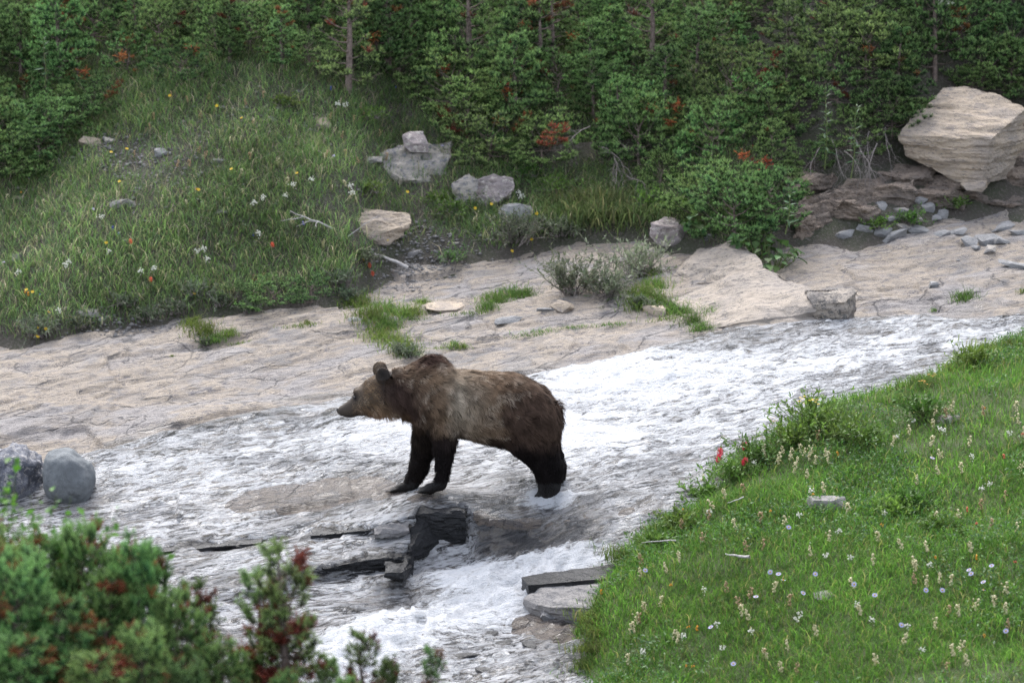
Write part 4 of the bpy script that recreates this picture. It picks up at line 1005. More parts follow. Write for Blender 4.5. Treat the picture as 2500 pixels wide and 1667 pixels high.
def fir(name, seed, R, Hh, nb, kind='mound', red=.03, bare=0.0, green=(.068, .140, .048)):
    """returns (wood mesh, needle mesh)"""
    rg = np.random.default_rng(seed); seg = []; wd = []
    green = np.array(green); redc = np.array([.27, .095, .045])
    top = Hh * (1.0 if kind != 'mound' else .75)
    wd.append(tube([(0, 0, -.1), (.02 * rg.normal(), .02 * rg.normal(), top * .5), (.03 * rg.normal(), .03 * rg.normal(), top)], [.022 * Hh / .7 + .006, .014 * Hh / .7 + .004, .004], 6))
    def puff(q, dr, tone_, sz):
        ax_ = dr * .55 + np.array([0, 0, .75]); ax_ /= np.linalg.norm(ax_)
        isred = tone_[0] > tone_[1]
        for _ in range(7):
            dd = ax_ + rg.normal(0, .70, 3) * np.array([1, 1, .5]); dd /= np.linalg.norm(dd)
            seg.append((q, q + dd * rg.uniform(.038, .062) * sz, tone_ * rg.uniform(.85, 1.15), 0.0 if isred else rg.uniform(.55, 1.0)))
    for b in range(nb):
        u = (b + rg.random()) / nb
        az = b * 2.39996 + rg.normal(0, .3)
        if kind == 'mound':
            z0 = Hh * (.05 + .75 * u); ln = R * math.sqrt(max(0.05, 1 - (u * .92) ** 2)) * rg.uniform(.7, 1.12); el = .10 + .9 * u ** 2 + rg.normal(0, .1)
        else:
            z0 = Hh * (.12 + .86 * u); ln = (R * (1 - u) ** .8 + .05) * rg.uniform(.7, 1.1); el = .05 + .5 * u + rg.normal(0, .1)
        d = np.array([math.cos(az) * math.cos(el), math.sin(az) * math.cos(el), math.sin(el)])
        p0 = np.array([0, 0, z0]); isbare = rg.random() < bare
        tone = green * rg.uniform(.75, 1.3) * np.array([rg.uniform(.85, 1.25), 1, rg.uniform(.85, 1.3)])
        if rg.random() < red: tone = redc * rg.uniform(.7, 1.2)
        npt = max(3, int(ln / .085)); P = [p0 + d * ln * t + np.array([0, 0, .22 * ln * t * t - .10 * ln * math.sin(t * 3)]) for t in np.linspace(0, 1, npt + 1)]
        wd.append(tube(P, np.linspace(.0085, .002, len(P)), 3))
        sdv = np.cross(d, (0, 0, 1.0)); sdv /= np.linalg.norm(sdv)
        for i in range(1, len(P)):
            t = i / npt
            if t < (.42 if kind == 'mound' else .3): continue
            if not isbare: seg.append((P[i - 1], P[i], tone * (.45 + .55 * t), 1.0 if i == npt else 0.0))  # darker tone towards the trunk, crown shade put into the colour
            for s in (-1, 1):
                tl = (.36 * ln * (1.15 - t) + .06) * rg.uniform(.7, 1.2)
                td = d * rg.uniform(.5, .8) + sdv * s * rg.uniform(.6, .95) + np.array([0, 0, rg.uniform(-.08, .28)]); td /= np.linalg.norm(td)
                if isbare and rg.random() < .75:
                    wd.append(tube([P[i], P[i] + td * tl * .8], [.003, .001], 3)); continue
                tw = tone * rg.uniform(.75, 1.25)
                if rg.random() < red * .4: tw = redc * rg.uniform(.7, 1.3)
                q1 = P[i] + td * tl
                seg.append((P[i] + td * tl * .3, q1, tw * .5, 0.1))  # twig needles toned down as painted shade inside the crown
                puff(q1, td, tw, .8 + .3 * t)
                for q_ in ((.45, .72) if tl > .16 else (.6,) if tl > .10 else ()):
                    sdx = np.cross(td, (0, 0, 1.0)) * rg.normal(0, .035)
                    puff(P[i] + td * tl * q_ + sdx + np.array([0, 0, .012]), td, tw, .9)
        if not isbare: puff(P[-1], d, tone, 1.05)
    if kind != 'mound' and bare < .8:
        for k in range(6):
            seg.append((np.array([0, 0, Hh * (.9 + .03 * k)]), np.array([0.0, 0, Hh * (.93 + .03 * k)]), green, 1.0))
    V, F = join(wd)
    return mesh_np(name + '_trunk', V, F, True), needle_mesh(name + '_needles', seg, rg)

def make_fir(name, meshes, loc, label, group, rz, sc, cat='fir tree'):
    o = empty(name, loc, label, cat, group, rz, sc)
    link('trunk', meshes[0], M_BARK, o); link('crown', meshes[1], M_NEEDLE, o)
    return o

def blades(name, P, rg, lmin, lmax, wd, cols, cw, label, lean=.5, mat=None, dirs=None):
    """tapered bent grass blades; cols: list of colours, cw: their weights"""
    n = len(P); az = rg.random(n) * 6.283; L = rg.uniform(lmin, lmax, n) * (.6 + .7 * rg.random(n))
    le = np.abs(rg.normal(lean, lean * .5, n))
    d = np.stack([np.cos(az) * le, np.sin(az) * le, np.ones(n)], 1); d /= np.linalg.norm(d, axis=1)[:, None]
    d2 = d + np.stack([np.cos(az) * (le + .35), np.sin(az) * (le + .35), -.25 - .5 * rg.random(n)], 1); d2 /= np.linalg.norm(d2, axis=1)[:, None]
    fa = rg.random(n) * 6.283; s = np.stack([np.cos(fa), np.sin(fa), np.zeros(n)], 1); W = (wd * (.6 + .8 * rg.random(n)))[:, None]
    b = P - np.array([0, 0, .01]); m1 = b + d * (L * .55)[:, None]; tp = m1 + d2 * (L * .5)[:, None]
    V = np.stack([b - s * W * .5, b + s * W * .5, m1 - s * W * .5, m1 + s * W * .5, tp], 1).reshape(-1, 3)
    o = np.arange(n)[:, None] * 5
    F = np.concatenate([o + [0, 1, 3], o + [0, 3, 2], o + [2, 3, 4]])
    ci = rg.choice(len(cols), n, p=np.array(cw) / sum(cw)); c = np.array(cols)[ci] * (.7 + .6 * rg.random(n))[:, None]
    patch = (1 + .3 * fbm(P[:, 0] * 1.3, P[:, 1] * 1.3, octv=2, seed=201))[:, None]
    c = c * patch
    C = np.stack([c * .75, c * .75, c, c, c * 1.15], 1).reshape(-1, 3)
    return mesh_np(name, V, F, True, {'Col': C})

def leaf_geo(P, D, Nn, L, W, C):
    """many pointed leaves at once: 2 quads folded on the midrib -> 4 triangles"""
    s = np.cross(D, Nn); s /= np.maximum(np.linalg.norm(s, axis=1), 1e-6)[:, None]; up = np.cross(s, D)
    L = L[:, None]; W = W[:, None]
    b = P; m = P + D * L * .5 - up * W * .12; t = P + D * L - up * L * .08
    l = P + D * L * .45 - s * W * .5 + up * W * .12; r = P + D * L * .45 + s * W * .5 + up * W * .12
    V = np.stack([b, m, t, l, r], 1).reshape(-1, 3); o = np.arange(len(P))[:, None] * 5
    F = np.concatenate([o + [0, 1, 3], o + [3, 1, 2], o + [0, 4, 1], o + [4, 2, 1]])
    return V, F, np.repeat(C, 5, 0)

def herb_leaves(name, P, rg, lmin, lmax, hmin, hmax, wr, cols, per=6, spread=.04):
    """leafy ground herbs: each point grows a little sprig of leaves"""
    n = len(P); h = rg.uniform(hmin, hmax, n)
    i = np.repeat(np.arange(n), per); k = len(i); t = rg.random(k)
    base = P[i] + np.stack([rg.normal(0, spread, k), rg.normal(0, spread, k), h[i] * t], 1)
    az = rg.random(k) * 6.283; el = rg.uniform(-.1, 1.1, k)
    D = np.stack([np.cos(az) * np.cos(el), np.sin(az) * np.cos(el), np.sin(el)], 1)
    Nn = np.array([0, 0, 1.0]) + rg.normal(0, .35, (k, 3))
    L = rg.uniform(lmin, lmax, k); c = np.array(cols)[rg.integers(0, len(cols), n)][i] * (.7 + .6 * rg.random(k))[:, None]
    V, F, C = leaf_geo(base, D, Nn, L, L * wr, c)
    return mesh_np(name, V, F, False, {'Col': C})

def sample(n, x0, x1, y0, y1, H, mask, rg):
    x = rg.uniform(x0, x1, n); y = rg.uniform(y0, y1, n); k = (rg.random(n) < mask(x, y)) & (np.abs(x) < 3.93 * (y + 29.5) / 29.5 + 0.6)
    x, y = x[k], y[k]; return np.stack([x, y, H(x, y)], 1)

# ------------------------------------------------------------------ hillside grass
rg = np.random.default_rng(21)
_g = hit(430, 390, H_soil); _g2 = hit(250, 350, H_soil); _g3 = hit(1020, 640, H_land)
def m_hill(x, y):
    d = d_soil(x, y)
    bare = np.exp(-(((x - _g[0]) / .55) ** 2 + ((y - _g[1]) / .42) ** 2)) * .85 + .6 * np.exp(-(((x - _g2[0]) / .25) ** 2 + ((y - _g2[1]) / .2) ** 2)) + .9 * np.exp(-(((x - _g3[0]) / .30) ** 2 + ((y - _g3[1]) / .25) ** 2))
    pat = .75 + .6 * fbm(x * 1.4, y * 1.4, octv=3, seed=211)
    right = 1 - sstep(2.0, 2.4, x)
    return np.clip((d > .02) * (pat - bare) * right * (.35 + .65 * sstep(0, .4, d)), 0, 1)
GREEN = [(0.216, 0.375, 0.109), (0.273, 0.423, 0.137), (0.169, 0.301, 0.122), (0.415, 0.423, 0.223), (0.603, 0.545, 0.379)]
P = sample(300000, -5.2, 3.0, 3.0, 11.0, H_soil, m_hill, rg)
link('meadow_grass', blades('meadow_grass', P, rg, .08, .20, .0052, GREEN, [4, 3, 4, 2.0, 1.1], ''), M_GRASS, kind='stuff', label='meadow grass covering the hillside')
def m_herb(x, y): return m_hill(x, y) * sstep(-.1, .25, fbm(x * 1.1 + 5, y * 1.1, octv=3, seed=213))
P = sample(30000, -5.2, 3.0, 3.0, 10.0, H_soil, m_herb, rg)
link('meadow_herbs', herb_leaves('meadow_herbs', P, rg, .016, .034, .02, .11, .45, [(.055, .105, .034), (.075, .13, .035), (.06, .095, .05)], 6), M_LEAF, kind='stuff', label='low leafy herbs among the meadow grass')
# ------------------------------------------------------------------ bank grass
def m_bank(x, y): return np.clip((H_bank(x, y) > H_rock(x, y) - .03) * sstep(-.50, -.25, d_bank(x, y) + .2 * fbm(x * 3.5, y * 3.5, octv=3, seed=225)) * (.75 + .5 * fbm(x * 1.6, y * 1.6, octv=3, seed=221)), 0, 1)
P = np.concatenate([sample(190000, -.3, 6.0, -5.0, 5.0, H_bank, m_bank, rg), sample(70000, -.3, 5.0, -4.6, -.8, H_bank, m_bank, rg)])
BG = [(0.134, 0.266, 0.038), (0.172, 0.315, 0.049), (0.102, 0.204, 0.038), (0.255, 0.286, 0.076), (0.356, 0.328, 0.129)]
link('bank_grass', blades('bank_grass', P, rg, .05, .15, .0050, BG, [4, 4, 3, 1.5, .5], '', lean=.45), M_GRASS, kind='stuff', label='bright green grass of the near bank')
def m_bherb(x, y): return m_bank(x, y) * sstep(-.15, .2, fbm(x * 1.2 + 9, y * 1.2, octv=3, seed=223))
P = sample(36000, -.3, 6.0, -5.0, 5.0, H_bank, m_bherb, rg)
link('bank_herbs', herb_leaves('bank_herbs', P, rg, .018, .040, .02, .12, .42, [(.075, .150, .030), (.095, .17, .035), (.060, .115, .040)], 6), M_LEAF, kind='stuff', label='low leafy herbs of the near bank')

# ------------------------------------------------------------------ grass tufts in the cracks of the slab
def tuft_me(name, seed, n, r, h, cols, ry=None):
    rg = np.random.default_rng(seed); x = rg.normal(0, r, n); y = rg.normal(0, ry or r, n)
    P = np.stack([x, y, Hb(x, y)], 1)
    return blades(name, P, rg, h * .5, h, .0045, cols, [3, 3, 2, .6][:len(cols)], '', lean=.35)
TC = [(.115, .195, .038), (.090, .155, .036), (.14, .19, .055), (.22, .20, .09)]
TG2 = [(.13, .175, .06), (.10, .145, .05), (.17, .19, .08), (.25, .23, .12)]
TM = [tuft_me('tuft_a', 1, 420, .085, .13, TC), tuft_me('tuft_b', 2, 260, .055, .10, TC), tuft_me('tuft_c', 3, 110, .035, .09, TC), tuft_me('tuft_d', 4, 200, .10, .055, TC, .035)]
TALL = [tuft_me('tall_a', 11, 420, .085, .13, TG2), tuft_me('tall_b', 12, 300, .07, .12, TG2)]
TL = 'bright green grass tuft rooted in the crack of the tan slab'
tl = [(500, 810, 0, .9), (525, 828, 1, .9), (470, 790, 1, 1), (560, 822, 1, .8), (595, 838, 3, .7), (735, 795, 3, .8), (750, 790, 2, .7), (420, 870, 2, .3), (860, 715, 0, 1.0), (880, 745, 0, 1.0), (905, 775, 0, 1.1), (935, 790, 0, .9), (925, 820, 0, .9), (955, 800, 1, 1), (985, 770, 0, .9), (1010, 765, 1, 1), (960, 830, 0, .9), (985, 850, 0, .9), (1000, 865, 1, 1), (940, 760, 0, 1),
      (1030, 740, 1, .8), (1020, 780, 3, .8), (1080, 850, 3, .8), (1110, 845, 2, 1), (1130, 848, 2, .8), (1210, 735, 0, .9), (1245, 725, 0, 1.0), (1280, 722, 1, 1), (1190, 750, 1, .9), (1150, 765, 3, .9), (1320, 810, 3, .9), (1400, 800, 3, .7), (1490, 793, 3, .8), (1290, 820, 3, .7),
      (1570, 720, 0, 1.0), (1600, 735, 0, 1), (1640, 755, 0, .9), (1670, 765, 0, .9), (1690, 785, 0, .8), (1710, 800, 1, .9), (1740, 760, 1, 1), (1770, 755, 3, .9), (1630, 780, 3, .9), (1560, 745, 0, .9), (1600, 700, 0, .9), (1590, 670, 1, 1.0), (2355, 728, 1, 1.1), (2280, 758, 2, .6), (1735, 800, 3, .5), (2500, 715, 2, .8)]
proto = {}
for (px, py, k, s) in tl:
    p = hit(px, py, H_rock if k != 9 else H_land)
    zn = 'slab crack above the first slate chip' if px < 800 else 'long crack running down towards the bear' if px < 1060 else 'crack beside the plank-shaped stone' if px < 1540 else 'crack beside the domed tan rock' if px < 1800 else 'bare slab below the outcrop'
    lab = ['large', 'medium', 'small', 'low trailing'][k] + ' bright green grass tuft in the ' + zn; g = lab.replace('tuft', 'tufts')
    if (px, py) == (2355, 728): lab, g = 'single grass tuft growing alone on the bare slab', None
    o = link('grass_tuft', TM[k], M_GRASS, None, lab, 'grass', g); o.location = p; o.scale = (s, s, s); o.rotation_euler = (0, 0, 0)
for i, (px, py, s) in enumerate([(1462, 1440, 1.0), (1470, 1480, 1.1), (1452, 1515, 1.0), (1462, 1550, 1.2), (1448, 1585, 1.0), (1440, 1620, 1.2), (1425, 1650, 1.1), (1500, 1400, 1.0), (1530, 1362, 1.1), (1585, 1330, 1.0), (1640, 1290, 1.0), (1690, 1235, 1.0), (2250, 945, 1.1), (2330, 905, 1.1), (2420, 865, 1.2), (2480, 845, 1.1), (2180, 980, 1.0)]):
    o = link('bank_tuft', TM[i % 2], M_GRASS, None, 'green grass tuft leaning over the water from the bank edge', 'grass', 'grass tufts along the bank edge'); o.location = hit(px, py, H_bank); o.scale = (s, s, s); o.rotation_euler = (0, 0, i)
# tall pale grass clump below the thicket
for i, (px, py, s) in enumerate([(1390, 520, 1.8), (1450, 535, 2.1), (1510, 530, 2.0), (1550, 520, 1.6), (1430, 490, 1.7), (1500, 495, 1.8), (1590, 520, 1.3), (1340, 500, 1.3)]):
    o = link('tall_grass_clump', TALL[i % 2], M_GRASS, None, 'tall arching grass clump beside the purplish boulder under the firs', 'grass', 'tall grass clumps below the thicket'); o.location = hit(px, py, H_land); o.scale = (s, s, s); o.rotation_euler = (0, 0, i)

# ------------------------------------------------------------------ firs
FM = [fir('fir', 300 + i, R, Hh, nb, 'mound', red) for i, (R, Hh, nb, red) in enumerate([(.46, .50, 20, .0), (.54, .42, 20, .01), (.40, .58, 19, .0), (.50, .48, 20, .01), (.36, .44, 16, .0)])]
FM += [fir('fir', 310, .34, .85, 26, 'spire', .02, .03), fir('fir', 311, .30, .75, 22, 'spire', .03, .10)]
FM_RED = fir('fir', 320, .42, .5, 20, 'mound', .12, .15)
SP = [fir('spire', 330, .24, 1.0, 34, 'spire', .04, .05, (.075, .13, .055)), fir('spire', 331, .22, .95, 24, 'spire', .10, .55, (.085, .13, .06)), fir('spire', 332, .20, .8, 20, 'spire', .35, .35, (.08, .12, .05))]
FB = [(-400, 540), (0, 440), (80, 415), (150, 345), (300, 280), (420, 240), (560, 215), (640, 205), (720, 222), (860, 228), (960, 222), (1040, 262), (1080, 345), (1150, 395), (1330, 412), (1440, 440), (1600, 490), (1660, 545), (1720, 565), (1850, 590), (1930, 520), (1985, 470), (2060, 440), (2150, 400), (2240, 350), (2310, 270), (2420, 255), (2560, 270), (3000, 260)]
rg = np.random.default_rng(5)
LAB_F = 'low bushy dark green fir growing in the dense thicket on the hillside'
GRP_F = 'low firs of the hillside thicket'
k = 0; first = {}
ZONES = [(0, 260, 'above the low left meadow'), (260, 520, 'above the bare gravel patch'), (520, 960, 'at the head of the upper meadow'), (960, 1200, 'behind the pale speckled slab'), (1200, 1640, 'above the tall grass clumps'), (1640, 1960, 'above the purplish boulder'), (1960, 2260, 'above the dark outcrop wall'), (2260, 9999, 'behind the big sandstone boulder'), (-999, 0, 'above the low left meadow')]
LOOK = ['bushy', 'wide spreading', 'upright', 'rounded', 'small compact', 'pointed', 'slim pointed']
def fir_label(px, mi, red):
    z = [c for a, b, c in ZONES if a <= px < b][0]
    return ('rust-flecked' if red else LOOK[mi]) + ' dark green fir in the thicket ' + z
def put_fir(px, py, mi, s, label=LAB_F, group=GRP_F, meshes=None, name='subalpine_fir', sz=1.0, rz=None):
    p = hit(px, py, H_land) - np.array([0, 0, .03])
    return make_fir(name, meshes or FM[mi], p, label, group, rng_u() * 6.28 if rz is None else rz, (s, s, s * sz))
def rng_u(): return float(rg.random())
fx, fy = zip(*FB)
for row, py0 in enumerate(range(-210, 620, 58)):
    for px0 in range(-330 + (row % 2) * 70, 2900, 140):
        px = px0 + rg.normal(0, 26); py = py0 + rg.normal(0, 14)
        lim = np.interp(px, fx, fy)
        if py > lim - 4 or (py < -90 and rg.random() < .25): continue
        edge = lim - py
        s = rg.uniform(.62, 1.0) * (.78 if edge < 60 else 1.0) 
        mi = int(rg.integers(0, 8)) % 7; red = rg.random() < .07; lb = fir_label(px, mi, red)
        put_fir(px, py, mi, s, lb, lb.replace(' fir ', ' firs '), meshes=FM_RED if red else None, sz=rg.uniform(.85, 1.25))
# named firs along the front
put_fir(1190, 392, 1, 1.05, 'broad low fir mound spreading behind the pale slab', None, sz=.8)
put_fir(1330, 400, 1, .95, 'broad low fir mound above the tall grass clump', None, sz=.85)
put_fir(1790, 590, 0, .95, 'dark fir mound hanging over the leafy plants', None)
put_fir(1880, 560, 2, .85, 'dark fir at the left end of the outcrop wall', None)
put_fir(1730, 545, 3, .9, 'dark fir mound behind the purplish boulder', None)
put_fir(2240, 345, 4, .75, 'small fir leaning over the top of the big sandstone boulder', None)
put_fir(2470, 235, 0, .9, 'fir filling the gap behind the top of the big boulder', None)
put_fir(2530, 250, 2, .9, 'fir at the far end of the thicket past the big boulder', None)
put_fir(2400, 215, 3, .8, 'fir right behind the flat top of the big boulder', None)
for i_, (px, py, mi, s_) in enumerate([(25, 425, 1, .8), (95, 400, 4, .85), (-30, 450, 0, .9), (145, 352, 3, .75), (60, 355, 0, .8), (5, 365, 2, .8), (200, 312, 4, .75)]):
    put_fir(px, py, mi, s_, 'bright low fir at the front edge of the thicket by the left meadow', 'low firs at the left front edge of the thicket', sz=.9)
put_fir(665, 745, 1, .62, 'small prostrate fir at the meadow edge above the slab', None, sz=.7)
put_fir(760, 735, 4, .65, 'low fir sprawling beside the grass-filled crack', None, sz=.7)
put_fir(580, 735, 4, .5, 'little fir seedling mound among the grey-green herbs', None, sz=.7)
SPL = ['slender pale fir spire with bare trunk rising from the thicket', 'half-dead fir spire with bare branches rising from the thicket', 'rusty dying fir spire rising from the thicket']
for i, (px, py, mi, s) in enumerate([(1590, 190, 1, 1.1), (850, 225, 1, 1.15), (945, 170, 0, 1.1), (1320, 215, 2, 1.1), (1350, 180, 2, 1.1), (1150, 190, 1, 1.1), (690, 170, 0, .6), (330, 110, 1, .5), (160, 90, 1, .5), (1790, 200, 1, .35), (1480, 110, 0, .7), (880, 120, 2, .6), (560, 150, 0, .6), (1240, 250, 2, .5), (440, 120, 2, .45), (60, 260, 2, .35), (190, 200, 2, .4), (1000, 60, 0, .8)]):
    put_fir(px, py, 0, s, SPL[mi], ['bare trunked fir spires', 'half-dead fir spires', 'rusty fir spires'][mi] if True else None, SP[mi], 'fir_spire')

# rust-coloured dead fir sprays
def dead_spray(seed):
    rg = np.random.default_rng(seed); seg = []
    for _ in range(26):
        d = np.array([rg.normal(0, 1), rg.normal(0, .6), rg.normal(.2, .4)]); d /= np.linalg.norm(d); q = rg.normal(0, .03, 3)
        seg.append((q, q + d * rg.uniform(.04, .09), np.array([.42, .13, .055]) * rg.uniform(.8, 1.2), 0))
    return needle_mesh('dead_spray', seg, rg)
DS_ = [dead_spray(1), dead_spray(2)]
for i, (px, py, s, l_) in enumerate([(1600, 270, 1.2, .25), (1650, 262, 1.0, .25), (1635, 300, .8, .3), (1690, 325, .7, .3), (1815, 380, .8, .3), (1870, 400, .9, .3), (1235, 225, 1.0, .3), (1240, 210, .8, .35), (1080, 170, .8, .3), (1905, 210, .7, .3), (1400, 90, .8, .4), (300, 140, .8, .3), (470, 120, .8, .3), (205, 180, .8, .3), (910, 90, 1, .4), (1220, 300, .8, .25), (2120, 120, .7, .3)]):
    p = hit(px, py + 60, H_land); p = on_plane_y(px, py, p[1] - .15)
    o = link('dead_fir_spray', DS_[i % 2], M_NEEDLE, None, 'rust red dead fir spray standing out of the green thicket', 'dead twigs', 'rusty dead sprays in the thicket'); o.location = p; o.scale = (s, s, s); o.rotation_euler = (0, 0, i)
# ------------------------------------------------------------------ shrubs and leafy plants
def shrub(name, px, py, R, Hh, nst, leaf, lw, cols, label, seed, H=None, cat='shrub', per=16, group=None, woodmat=None):
    rg = np.random.default_rng(seed); p = hit(px, py, H or H_land); tub = []; LP, LD, LC = [], [], []
    for s in range(nst):
        az = rg.random() * 6.283; el = rg.uniform(.35, 1.4); L = Hh / max(.5, math.sin(el)) * rg.uniform(.6, 1.0); L = min(L, R * 1.4 + Hh * .4)
        d = np.array([math.cos(az) * math.cos(el), math.sin(az) * math.cos(el), math.sin(el)]); q = rg.normal(0, R * .18, 3) * np.array([1, 1, 0]); P = [q]
        for _ in range(5):
            d = d + rg.normal(0, .16, 3); d /= np.linalg.norm(d); P.append(P[-1] + d * L / 5)
        tub.append(tube(P, np.linspace(.004, .0012, 6), 3)); P = np.array(P)
        t = rg.uniform(.25, 1, per) * 5; i = np.minimum(t.astype(int), 4); f = (t - i)[:, None]
        LP.append(P[i] * (1 - f) + P[i + 1] * f); dd = d + rg.normal(0, .75, (per, 3)) + np.array([0, 0, .15]); LD.append(dd / np.linalg.norm(dd, axis=1)[:, None])
        LC.append(np.array(cols)[rg.integers(0, len(cols), per)] * rg.uniform(.7, 1.3, (per, 1)))
    LP, LD, LC = map(np.concatenate, (LP, LD, LC)); n = len(LP); L = leaf * rg.uniform(.6, 1.25, n)
    V, F, C = leaf_geo(LP, LD, np.array([0, 0, 1.0]) + rg.normal(0, .5, (n, 3)), L, L * lw, LC)
    o = empty(name, p, label, cat, group)
    v, f = join(tub); link('stems', mesh_np('stems', v, f, True), woodmat or M_TWIG, o)
    link('foliage', mesh_np('foliage', V, F, False, {'Col': C}), M_LEAF, o)
    return o
SILV = [(0.156, 0.186, 0.114), (0.12, 0.162, 0.09), (0.192, 0.216, 0.144)]
GREYG = [(0.102, 0.132, 0.078), (0.078, 0.114, 0.06), (0.12, 0.15, 0.09)]
LIME = [(0.12, 0.228, 0.036), (0.096, 0.186, 0.034), (0.156, 0.264, 0.054)]
shrub('willow_shrub', 1400, 720, .30, .38, 60, .055, .26, SILV, 'silvery willow shrub with thin bare twigs on the tan slab', 1, per=26)
shrub('willow_shrub', 1480, 725, .24, .26, 60, .055, .26, SILV, 'silvery willow shrub low at the right of the twiggy one', 2, per=20)
shrub('willow_shrub', 1560, 670, .36, .32, 70, .05, .26, SILV, 'loose silvery willow shrub below the purplish boulder', 3, per=18)
shrub('cinquefoil_shrub', 1260, 590, .40, .26, 120, .030, .4, GREYG, 'grey-green cinquefoil shrub with yellow flowers above the slab', 4, per=22)
shrub('cinquefoil_shrub', 1370, 575, .26, .16, 90, .030, .4, GREYG, 'grey-green cinquefoil shrub beside the tall grass', 5, per=22)
shrub('cinquefoil_shrub', 1110, 640, .28, .12, 60, .024, .35, GREYG + LIME, 'low green cinquefoil shrub at the top edge of the slab', 6, per=20)
shrub('cinquefoil_shrub', 100, 820, .30, .18, 80, .024, .42, GREYG, 'cinquefoil shrub with yellow flowers at the low left meadow edge', 7, per=22)
shrub('cinquefoil_shrub', 190, 800, .18, .12, 50, .024, .42, GREYG + [(.14, .14, .05)], 'small yellowing shrub beside the left cinquefoil', 8, per=20)
for i, (px, py, R) in enumerate([(360, 780, .25), (430, 765, .25), (300, 745, .25), (540, 745, .2), (480, 720, .25), (610, 765, .12), (850, 735, .14), (830, 690, .2), (890, 640, .2)]):
    shrub('sage_herb', px, py, R, .12, 50, .026, .45, GREYG, 'grey-green leafy herb clump along the meadow edge', 20 + i, cat='herb', per=18, group='grey-green herb clumps at the meadow edge')
for i, (px, py, R) in enumerate([(980, 865, .10), (1000, 872, .08), (505, 848, .07), (1560, 745, .12), (1590, 755, .12)]):
    shrub('sage_herb', px, py, R, .09, 34, .024, .5, GREYG, 'grey-green herb clump rooted in a slab crack', 35 + i, H_rock, cat='herb', per=16, group='grey-green herbs in the slab cracks')
for i, (px, py, R, h) in enumerate([(1110, 525, .2, .14), (1070, 500, .2, .12), (1360, 470, .25, .16), (900, 470, .25, .1), (1660, 520, .2, .16), (1580, 500, .3, .14), (1290, 430, .3, .12), (2220, 550, .14, .14), (2140, 555, .2, .1), (2330, 510, .10, .12), (700, 260, .25, .12), (900, 290, .3, .12)]):
    shrub('green_herb', px, py, R, h, 55, .030, .45, LIME + [(.055, .11, .03)], 'fresh green herb clump beside rocks below the thicket', 45 + i, cat='herb', per=16, group='fresh green herb clumps on the hillside')
for i, (px, py, R, h) in enumerate([(2000, 1055, .3, .26), (2060, 1075, .3, .24), (1930, 1090, .25, .22), (2120, 1090, .3, .2), (1790, 1175, .22, .2), (1850, 1130, .25, .22), (1720, 1225, .2, .16), (2230, 1240, .35, .14), (2180, 1260, .3, .14), (2300, 1300, .3, .12), (1660, 1290, .15, .14), (1980, 1040, .15, .32), (2260, 1020, .2, .2), (2380, 900, .2, .18), (1600, 1340, .16, .12), (1480, 1395, .12, .12)]):
    shrub('bank_herb', px, py, R, h, 44, .045, .36, LIME, 'leafy bright green plant clump at the edge of the bank', 60 + i, H_bank, cat='herb', per=14, group='leafy plant clumps on the bank edge', woodmat=M_STEM)

# plants with large leaves: every leaf its own part
def big_leaf(name, L, W, col, seed, heart=False):
    rg = np.random.default_rng(seed); nL = 7; V = []; C = []
    for i in range(nL):
        t = i / (nL - 1); w_ = W * .5 * (math.sin(math.pi * t ** .75) if not heart else math.sin(math.pi * min(1, t ** .55)) * 1.05); z = -.25 * L * t * t
        for s in (-1, 0, 1): V.append((L * t, s * w_, z + (.12 * W if s else 0))); C.append(np.array(col) * (1.0 if s else 1.3))
    F = [(i * 3 + j, i * 3 + j + 1, i * 3 + 4 + j, i * 3 + 3 + j) for i in range(nL - 1) for j in (0, 1)]
    return mesh_np(name, np.array(V), np.array(F), True, {'Col': np.array(C)})
LF = [big_leaf('leaf', .13, .026, (.050, .105, .045), 1), big_leaf('leaf', .10, .022, (.060, .12, .05), 2), big_leaf('leaf', .09, .075, (.055, .12, .032), 3, True), big_leaf('leaf', .07, .058, (.07, .14, .038), 4, True)]
def leafy_stem(px, py, h, n, lm, label, seed, lift=0, cat='plant', group=None, ydist=None, lean=0.0):
    rg = np.random.default_rng(seed); p = hit(px, py, H_land) + np.array([0, 0, 0.0])
    if ydist is not None: p = on_plane_y(px, py, ydist)
    o = empty('willowherb_plant', p, label, cat, group); P = [(lean * t * h + .01 * math.sin(t * 5), 0, t * h) for t in np.linspace(-.1, 1, 8)]
    v, f = tube(P, np.linspace(.006, .002, 8), 5); link('stem', mesh_np('stem', v, f, True), M_STEM, o)
    for i in range(n):
        t = .12 + .88 * i / n; l = link('leaf', LF[lm + (i % 2)], M_LEAF, o); l.location = (lean * t * h, 0, t * h)
        l.rotation_euler = (rg.normal(0, .3), -.15 - .9 * t + rg.normal(0, .15) + .2, i * 2.4 + rg.normal(0, .3)); s = (1.1 - .65 * t) * rg.uniform(.8, 1.1); l.scale = (s, s, s)
    return o
yt = hit(2060, 420, H_land)[1]
leafy_stem(2015, 395, .72, 30, 0, 'tall dark green willowherb standing against the firs', 1, ydist=yt - .25)
leafy_stem(2080, 420, .62, 28, 0, 'second willowherb with one pale drooping leaf above the dead roots', 2, ydist=yt - .45, lean=.06)
leafy_stem(1920, 560, .42, 18, 0, 'pale willowherb hanging beside the outcrop wall', 3, ydist=hit(1920, 590, H_land)[1] - .5, lean=.1)
leafy_stem(110, 200, .42, 20, 0, 'willowherb standing among the left-hand firs', 4, ydist=hit(110, 260, H_land)[1] - .2)
